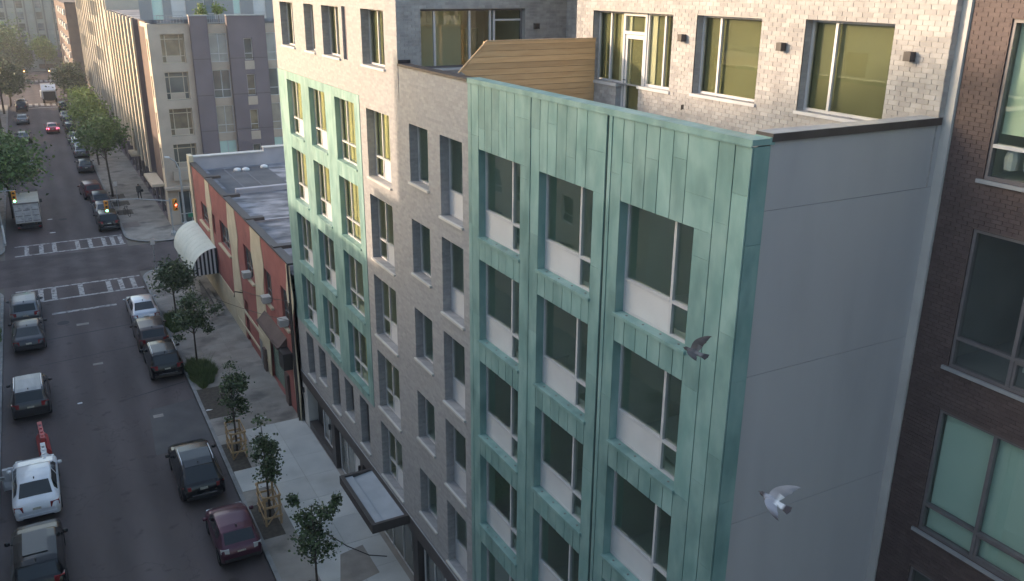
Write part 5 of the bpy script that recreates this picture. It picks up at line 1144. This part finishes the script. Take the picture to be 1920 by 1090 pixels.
# ================================================================== STREET FURNITURE
def signal_head(parent, x, y, z, face, lit, mt, name='signal_head'):
    """three-lamp head; face is the direction the lenses look"""
    h = link(name, None, parent, (x, y, z)); ang = math.atan2(face[1], face[0])+math.pi/2; h.rotation_euler = (0, 0, ang)
    MB().box(-.17, .17, -.02, .26, -.52, .52).build('case', sig_y, h)
    for k in range(3):
        zc = .34-.34*k; o = MB().lathe([(0, -.03), (.08, -.028), (.11, -.015)], (0, 0, zc), 'y', 14).build('lens', mt if k == lit else off_lens, h)
        vs_ = MB(); n = 8
        vs_.add([(.13*math.cos(math.pi*i/n), yy, zc+.13*math.sin(math.pi*i/n)) for yy in (-.2, 0) for i in range(n+1)], [(i, i+1, n+2+i, n+1+i) for i in range(n)]); vs_.build('visor', sig_y, h)
def mast_signal(label, x, y, armx, armz0, armz1, lit, mt, group, second=None, hgt=None, r=.07):
    t = thing('traffic_signal', label, 'traffic light', (x, y, .12), 0, group); L_ = armx-x
    MB().lathe([(0, 0), (.24, 0), (.24, .25), (.13, .45), (0, .45)], n=12).build('base', galv, t); MB().tube([(0, 0, 0), (0, 0, armz0+.2)], [r*1.2, r], 10).build('pole', galv, t)
    MB().tube([(0, 0, armz0), (L_*.5, 0, (armz0+armz1)/2+.15), (L_, 0, armz1)], [.055, .045, .035], 8).build('mast_arm', galv, t)
    signal_head(t, L_, -.1, armz1-.55, (0, -1), lit, mt)
    if second: signal_head(t, *second)
    return t
mast_signal('traffic light mast on the far right corner with green and red lit heads', -.62, 81.0, -5.75, 3.15, 3.75, 2, lit_g, 'traffic lights at the crossing', (.45, -.1, 2.75, (.25, -1), 1, lit_r))
mast_signal('traffic light mast on the far left corner with a green head beside the box truck', -14.6, 83.2, -12.55, 4.6, 4.85, 2, lit_g, 'traffic lights at the crossing')
mast_signal('distant amber traffic light on a curved arm left of the far junction', -15.2, 224.5, -10.5, 2.3, 2.9, 1, lit_o, 'traffic lights at the far junction'); mast_signal('distant amber traffic light on a curved arm right of the far junction', -.3, 224.5, -5.6, 1.6, 2.8, 1, lit_o, 'traffic lights at the far junction')
t = thing('street_lamp', 'tall steel street lamp with curved arm at the far right corner', 'street lamp', (.75, 83.0, .12))
MB().lathe([(0, 0), (.25, 0), (.22, .5), (.1, .7)], n=12).build('base', galv, t); MB().tube([(0, 0, 0), (0, 0, 5.5), (-.25, 0, 6.2), (-.75, 0, 6.6)], [.11, .08, .06, .045], 10).build('pole', galv, t); MB().prism([(-.7, -.1, 6.55), (-1.1, -.12, 6.62), (-1.1, .12, 6.62), (-.7, .1, 6.55)], (0, 0, .13)).build('lamp_head', plastic_wt, t)
t = thing('street_name_sign', 'small green street name sign at the far right corner', 'sign', (1.5, 82.6, .12)); MB().tube([(0, 0, 0), (0, 0, 1.5)], .03, 8).build('post', galv, t); MB().box(-.5, .5, -.035, -.03, 1.1, 1.45).box(-.5, .5, -.03, .01, 1.1, 1.45).build('sign_plate', sign_green, t)
t = thing('barricade_pile', 'heap of pale barricade boards on the far corner pavement beside the awning', 'barricade', (.9, 80.6, .12))
for k in range(4): o = MB().box(-.75, .75, -.09, .09, 0, .06).build('board', plastic_wt, t, loc=(random.uniform(-.2, .2), k*.25-.4, .02+.07*k), rot=(0, 0, random.uniform(-.25, .25)))
def post_sign(x, y, h, label, plate=(.3, .45)):
    t = thing('parking_sign', label, 'sign', (x, y, .12), 0, 'kerbside sign posts'); MB().tube([(0, 0, 0), (0, 0, h)], .03, 8).build('post', galv, t)
    MB().box(-plate[0]/2, plate[0]/2, -.05, -.03, h-plate[1]-.05, h-.05).build('sign_plate', panel_w, t)
post_sign(-4.0, 93.5, 2.8, 'kerbside sign post beside the parked bicycles beyond the crossing'); post_sign(-3.6, 68.9, 3.2, 'sign post on the near corner beside the bushy tree')
def bicycle(x, y, rz, label):
    t = thing('bicycle', label, 'bicycle', (x, y, .12), rz, 'parked bicycles')
    for yy in (-.52, .52): MB().lathe([(.30, -.015), (.335, -.015), (.335, .015), (.30, .015)], (0, yy, .335), 'x', 18).build('wheel', rubber, t)
    MB().tube([(0, -.52, .335), (0, -.15, .85), (0, .42, .85), (0, -.05, .3), (0, -.15, .85)], .02, 6).tube([(0, .42, .9), (0, .52, .335)], .02, 6).tube([(0, -.52, .335), (0, -.05, .3)], .015, 6).build('frame', black_m, t)
    MB().tube([(-.28, .4, 1.0), (0, .42, .98), (.28, .4, 1.0)], .014, 6).build('handlebar', galv, t); MB().box(-.07, .07, -.28, -.02, .9, .95).build('saddle', plastic_bk, t)
bicycle(-3.55, 90.2, .3, 'dark bicycle propped beside the nearer tree pit beyond the crossing'); bicycle(-3.9, 95.2, -.2, 'dark bicycle at the sign post beyond the crossing')
for i_, (y_, x1) in enumerate(((86.6, -2.9), (91.8, -2.9), (95.8, -2.8), (99.4, -2.9))): MB().box(-4.3, x1, y_-1.0, y_+1.0, .1, .124).build('tree_pit', soil if i_ else mat('paver_pit', (.16, .13, .12), (.2, .165, .15), scale=3), swRf)
# utility poles, left
for i_, (x_, y_, l_) in enumerate(((-14.6, 150, 'dark wooden utility pole on the far left pavement, nearer of two'), (-14.4, 172, 'dark wooden utility pole on the far left pavement, farther of two'))):
    t = thing('utility_pole', l_, 'pole', (x_, y_, .12), 0, 'utility poles'); MB().tube([(0, 0, 0), (0, 0, 9.5)], [.17, .11], 10).build('shaft', bark, t); MB().box(-1, 1, -.06, .06, 8.6, 8.75).build('cross_arm', bark, t)
t = thing('pole_with_sleeve', 'slim steel pole with pale sleeve on the left corner beside the truck', 'pole', (-13.85, 84.0, .12)); MB().tube([(0, 0, 0), (0, 0, 3.4)], .06, 8).build('shaft', galv, t); MB().tube([(0, 0, .2), (0, 0, 1.8)], .075, 8).build('sleeve', plastic_wt, t)
# cables strung to the red building
def cable(a, b, sag, label):
    a, b = Vector(a), Vector(b); pts = [a.lerp(b, i/14)-Vector((0, 0, sag*4*(i/14)*(1-i/14))) for i in range(15)]
    tag(MB().tube(pts, .014, 5).build('overhead_cable', black_m), label, 'cable', 'overhead cables')
cable((-3.4, 54, 4.1), (-.15, 41.3, 5.6), .25, 'lower overhead cable from the thin tree to the red building'); cable((-.3, 53.7, 3.4), (-.12, 41.2, 6.7), .12, 'upper overhead cable along the red wall to the downpipe')
hose = [(-3.3, 31.0, .14), (-2.6, 30.7, .14), (-2.0, 30.9, .14), (-1.5, 29.6, .14), (-.9, 28.6, .14), (-.3, 28.2, .14)]
tag(MB().tube(hose, .018, 6).build('cable_on_pavement', black_m), 'thin dark cable lying across the new pavement slabs', 'cable')
for i_, (x_, y_, s_, l_) in enumerate(((-1.9, 42.3, .25, 'white scrap of litter on the pavement by the far end of the new slabs'), (-2.7, 45.6, .12, 'tiny pale scrap of litter on the old pavement'), (-4.2, 44.5, .2, 'pale scrap of litter at the right kerb beyond the tree guards'), (-10.2, 48.8, .22, 'pale flattened litter in the road right of the grey crossover'), (-10.1, 87.2, .35, 'pale litter on the road behind the box truck'), (-10.2, 92.5, .3, 'pale litter on the road beside the box truck'))):
    r = random.Random(i_); n_ = 7; tag(MB().prism([(math.cos(2*math.pi*k/n_)*s_*r.uniform(.5, 1), math.sin(2*math.pi*k/n_)*s_*r.uniform(.3, .6), 0) for k in range(n_)], (0, 0, .012)).build('litter', plastic_wt, None, loc=(x_, y_, .125 if x_ > KR else .005)), l_, 'litter', 'scraps of litter')

# ================================================================== PERSON
def skin_body(name, verts, edges, rad, mt, parent, root=0, sub_=2):
    me = bpy.data.meshes.new(name); me.from_pydata(verts, edges, []); me.materials.append(mt); o = link(name, me, parent)
    md = o.modifiers.new('skin', 'SKIN'); md.use_smooth_shade = True
    for i, s in enumerate(me.skin_vertices[0].data): s.radius = (rad[i], rad[i]*.85); s.use_root = i == root
    ss = o.modifiers.new('sub', 'SUBSURF'); ss.levels = ss.render_levels = sub_; return o
pt = thing('person', 'person in dark jacket with shoulder bag walking on the far pavement', 'person', (-1.65, 96.6, .12), .15)
v = [(0, 0, .95), (0, .02, 1.15), (0, .03, 1.38), (0, .03, 1.5), (0, .04, 1.58), (0, .06, 1.68), (-.18, .02, 1.40), (-.24, -.06, 1.14), (-.22, .02, .92), (-.215, .05, .84), (.18, .02, 1.40), (.25, .08, 1.14), (.23, .2, .95), (.225, .24, .88), (-.1, 0, .9), (-.11, .14, .5), (-.11, .02, .09), (-.11, .16, .04), (.1, 0, .9), (.11, -.02, .5), (.11, -.26, .14), (.11, -.17, .04)]
e = [(0, 1), (1, 2), (2, 3), (3, 4), (4, 5), (2, 6), (6, 7), (7, 8), (8, 9), (2, 10), (10, 11), (11, 12), (12, 13), (0, 14), (14, 15), (15, 16), (16, 17), (0, 18), (18, 19), (19, 20), (20, 21)]
rd = [.15, .15, .17, .07, .08, .1, .08, .055, .045, .04, .08, .055, .045, .04, .1, .075, .05, .04, .1, .075, .05, .04]
pm = mat('person_cloth', (.05, .05, .055), (.06, .06, .065), rough=.9)
n_ = pm.node_tree.nodes; L_ = pm.node_tree.links                       # jacket above the waist, trousers below, skin at the neck, dark hair
tc = n_.new('ShaderNodeTexCoord'); sx_ = n_.new('ShaderNodeSeparateXYZ'); L_.new(tc.outputs['Object'], sx_.inputs[0])
cr = n_.new('ShaderNodeValToRGB'); dv = n_.new('ShaderNodeMath'); dv.operation = 'DIVIDE'; dv.inputs[1].default_value = 1.8; L_.new(sx_.outputs[2], dv.inputs[0]); L_.new(dv.outputs[0], cr.inputs[0])
cr.color_ramp.interpolation = 'CONSTANT'; el = cr.color_ramp.elements; el[0].color = (.012, .012, .015, 1); el[1].position = .5; el[1].color = (.09, .085, .08, 1)
q = el.new(.825); q.color = (.38, .24, .17, 1); q = el.new(.89); q.color = (.03, .02, .015, 1); L_.new(cr.outputs[0], n_['Principled BSDF'].inputs['Base Color'])
skin_body('body', v, e, rd, pm, pt)
MB().lathe([(0, -.16), (.13, -.12), (.15, .05), (.1, .14), (0, .15)], (.27, -.08, .98), n=10).build('shoulder_bag', black_m, pt, True)

# ================================================================== PIGEONS
def plumage(name, back, rump, dark):
    """back colour with pale rump, dark head, tail and wing tips, laid out along the bird's own axes"""
    M = mat(name, back, tuple(c*1.2 for c in back), rough=.7, scale=14); n = M.node_tree.nodes; L = M.node_tree.links; b = n['Principled BSDF']
    tc = n.new('ShaderNodeTexCoord'); sp = n.new('ShaderNodeSeparateXYZ'); L.new(tc.outputs['Object'], sp.inputs[0])
    ax = n.new('ShaderNodeMath'); ax.operation = 'ABSOLUTE'; L.new(sp.outputs[0], ax.inputs[0])
    def ramp(src, off, mul, els):
        m1 = n.new('ShaderNodeMath'); m1.operation = 'MULTIPLY_ADD'; m1.inputs[1].default_value = mul; m1.inputs[2].default_value = off; L.new(src, m1.inputs[0])
        c = n.new('ShaderNodeValToRGB'); L.new(m1.outputs[0], c.inputs[0]); e = c.color_ramp.elements
        e[0].position, e[0].color = els[0][0], (*els[0][1], 1); e[1].position, e[1].color = els[1][0], (*els[1][1], 1)
        for p, q in els[2:]: k = e.new(p); k.color = (*q, 1)
        return c.outputs[0]
    body = ramp(sp.outputs[1], .5, 1.6, [(0, dark), (.9, dark), (.2, dark), (.26, rump), (.38, rump), (.44, back), (.64, back), (.7, dark)])
    wing = ramp(ax.outputs[0], 0, 3, [(.55, back), (.9, dark)])
    st = n.new('ShaderNodeMath'); st.operation = 'GREATER_THAN'; st.inputs[1].default_value = .07; L.new(ax.outputs[0], st.inputs[0])
    mx = n.new('ShaderNodeMix'); mx.data_type = 'RGBA'; L.new(st.outputs[0], mx.inputs['Factor']); L.new(body, mx.inputs['A']); L.new(wing, mx.inputs['B']); L.new(mx.outputs['Result'], b.inputs['Base Color'])
    return M
def pigeon(px, dist, label, head, back, tone, pose):
    """head and back are directions seen from the camera (right, up, away)"""
    loc = along(px, dist); t = thing('pigeon', label, 'bird', loc, 0, 'pigeons in flight')
    cw = lambda d: Vector(R @ np.array([d[0], -d[1], d[2]])).normalized()
    y_ = cw(head); z_ = cw(back); z_ = (z_-y_*z_.dot(y_)).normalized(); x_ = y_.cross(z_)
    t.rotation_euler = Matrix((x_, y_, z_)).transposed().to_euler()
    st = [(-.20, .010, .045), (-.15, .018, .05), (-.1, .032, .038), (-.05, .047, .05), (0, .056, .06), (.05, .054, .056), (.09, .038, .042), (.115, .028, .032), (.14, .028, .03), (.16, .02, .022), (.18, .006, .006)]
    mb = MB(); n = 12; V = []
    for (y, hz, hx) in st: V += [(hx*math.cos(2*math.pi*k/n), y, hz*math.sin(2*math.pi*k/n)+(.015 if y > .1 else 0)) for k in range(n)]
    mb.add(V, [(i*n+k, i*n+(k+1) % n, (i+1)*n+(k+1) % n, (i+1)*n+k) for i in range(len(st)-1) for k in range(n)]+[tuple(range(n))[::-1], tuple(range((len(st)-1)*n, len(st)*n))])
    ch = [(.02, .07, -.07), (.06, .082, -.085), (.1, .088, -.095), (.14, .082, -.1), (.18, .068, -.105), (.21, .05, -.112), (.24, .026, -.12), (.265, .0, -.118), (.29, -.028, -.128), (.31, -.058, -.125), (.328, -.09, -.14), (.34, -.125, -.145)]
    for s in (-1, 1):
        el_, sw = pose[0 if s < 0 else 1]; up, lo = [], []
        for i, (r_, fr_, bk) in enumerate(ch):
            a = el_*(.55+.45*min(1, r_/.17)); xx = s*r_*math.cos(a); zz = r_*math.sin(a)+.022; o = -sw*r_; bk = bk-(.014 if i % 2 and i > 3 else 0)
            cam_ = .014*(1-r_/.4)
            up += [(xx, fr_+o, zz), (xx, fr_*.55+bk*.45+o, zz+cam_+.003), (xx, bk+o, zz-.004)]; lo += [(xx, fr_+o, zz-.004), (xx, fr_*.55+bk*.45+o, zz+cam_-.004), (xx, bk+o, zz-.006)]
        m_ = len(ch); fs = []
        for i in range(m_-1):
            for k in range(2): fs += [(3*i+k, 3*i+k+1, 3*i+4+k, 3*i+3+k), (3*m_+3*i+k, 3*m_+3*i+3+k, 3*m_+3*i+4+k, 3*m_+3*i+k+1)]
            fs += [(3*i, 3*i+3, 3*m_+3*i+3, 3*m_+3*i), (3*i+2, 3*m_+3*i+2, 3*m_+3*i+5, 3*i+5)]
        fs += [(3*m_-3, 3*m_-2, 6*m_-2, 6*m_-3), (3*m_-2, 3*m_-1, 6*m_-1, 6*m_-2)]
        mb.add(up+lo, fs)
    for k in range(-3, 4):
        a = k*.07; mb.add([(.012*k-.009, -.16, .006+.001*k), (.012*k+.009, -.16, .006+.001*k), (math.sin(a)*.1+.012*k+.013, -.27+abs(k)*.004, .001*k), (math.sin(a)*.1+.012*k-.013, -.27+abs(k)*.004, .001*k)], [(0, 1, 2, 3)])
    mb.build('body', tone, t, True, 50)
    MB().lathe([(0, .03), (.006, .01), (.008, 0)], (0, .172, .015), 'y', 8).build('beak', black_m, t)
    for s in (-1, 1): MB().lathe([(0, -.004), (.005, 0), (0, .004)], (s*.025, .15, .024), 'x', 8).build('eye', dred, t)
pg1 = plumage('dark_plumage', (.07, .07, .08), (.16, .16, .17), (.03, .03, .035)); pg2 = plumage('pale_plumage', (.3, .31, .35), (.75, .75, .77), (.06, .05, .055))
pigeon((1300, 660), 14.5, 'dark pigeon flying in front of the green copper panels', (-.72, .3, .6), (.15, .6, -.8), pg1, ((.45, .35), (1.1, .3)))
pigeon((1447, 938), 12.2, 'pale grey pigeon flying low in front of the grey stucco wall', (-.72, .42, .5), (.25, .55, -.8), pg2, ((.35, .3), (1.05, .3)))

# ================================================================== AIR
hz = bpy.data.materials.new('haze'); hz.use_nodes = True; n = hz.node_tree.nodes; n.remove(n['Principled BSDF'])
pv = n.new('ShaderNodeVolumePrincipled'); pv.inputs['Color'].default_value = (.86, .87, .92, 1); pv.inputs['Density'].default_value = .0005; pv.inputs['Anisotropy'].default_value = .2
hz.node_tree.links.new(pv.outputs[0], n['Material Output'].inputs['Volume'])
ho = stuff(box(-502, 502, -252, 902, -1.5, 36, 'haze', hz)); tag(ho, 'thin pale evening haze filling the street', 'haze')
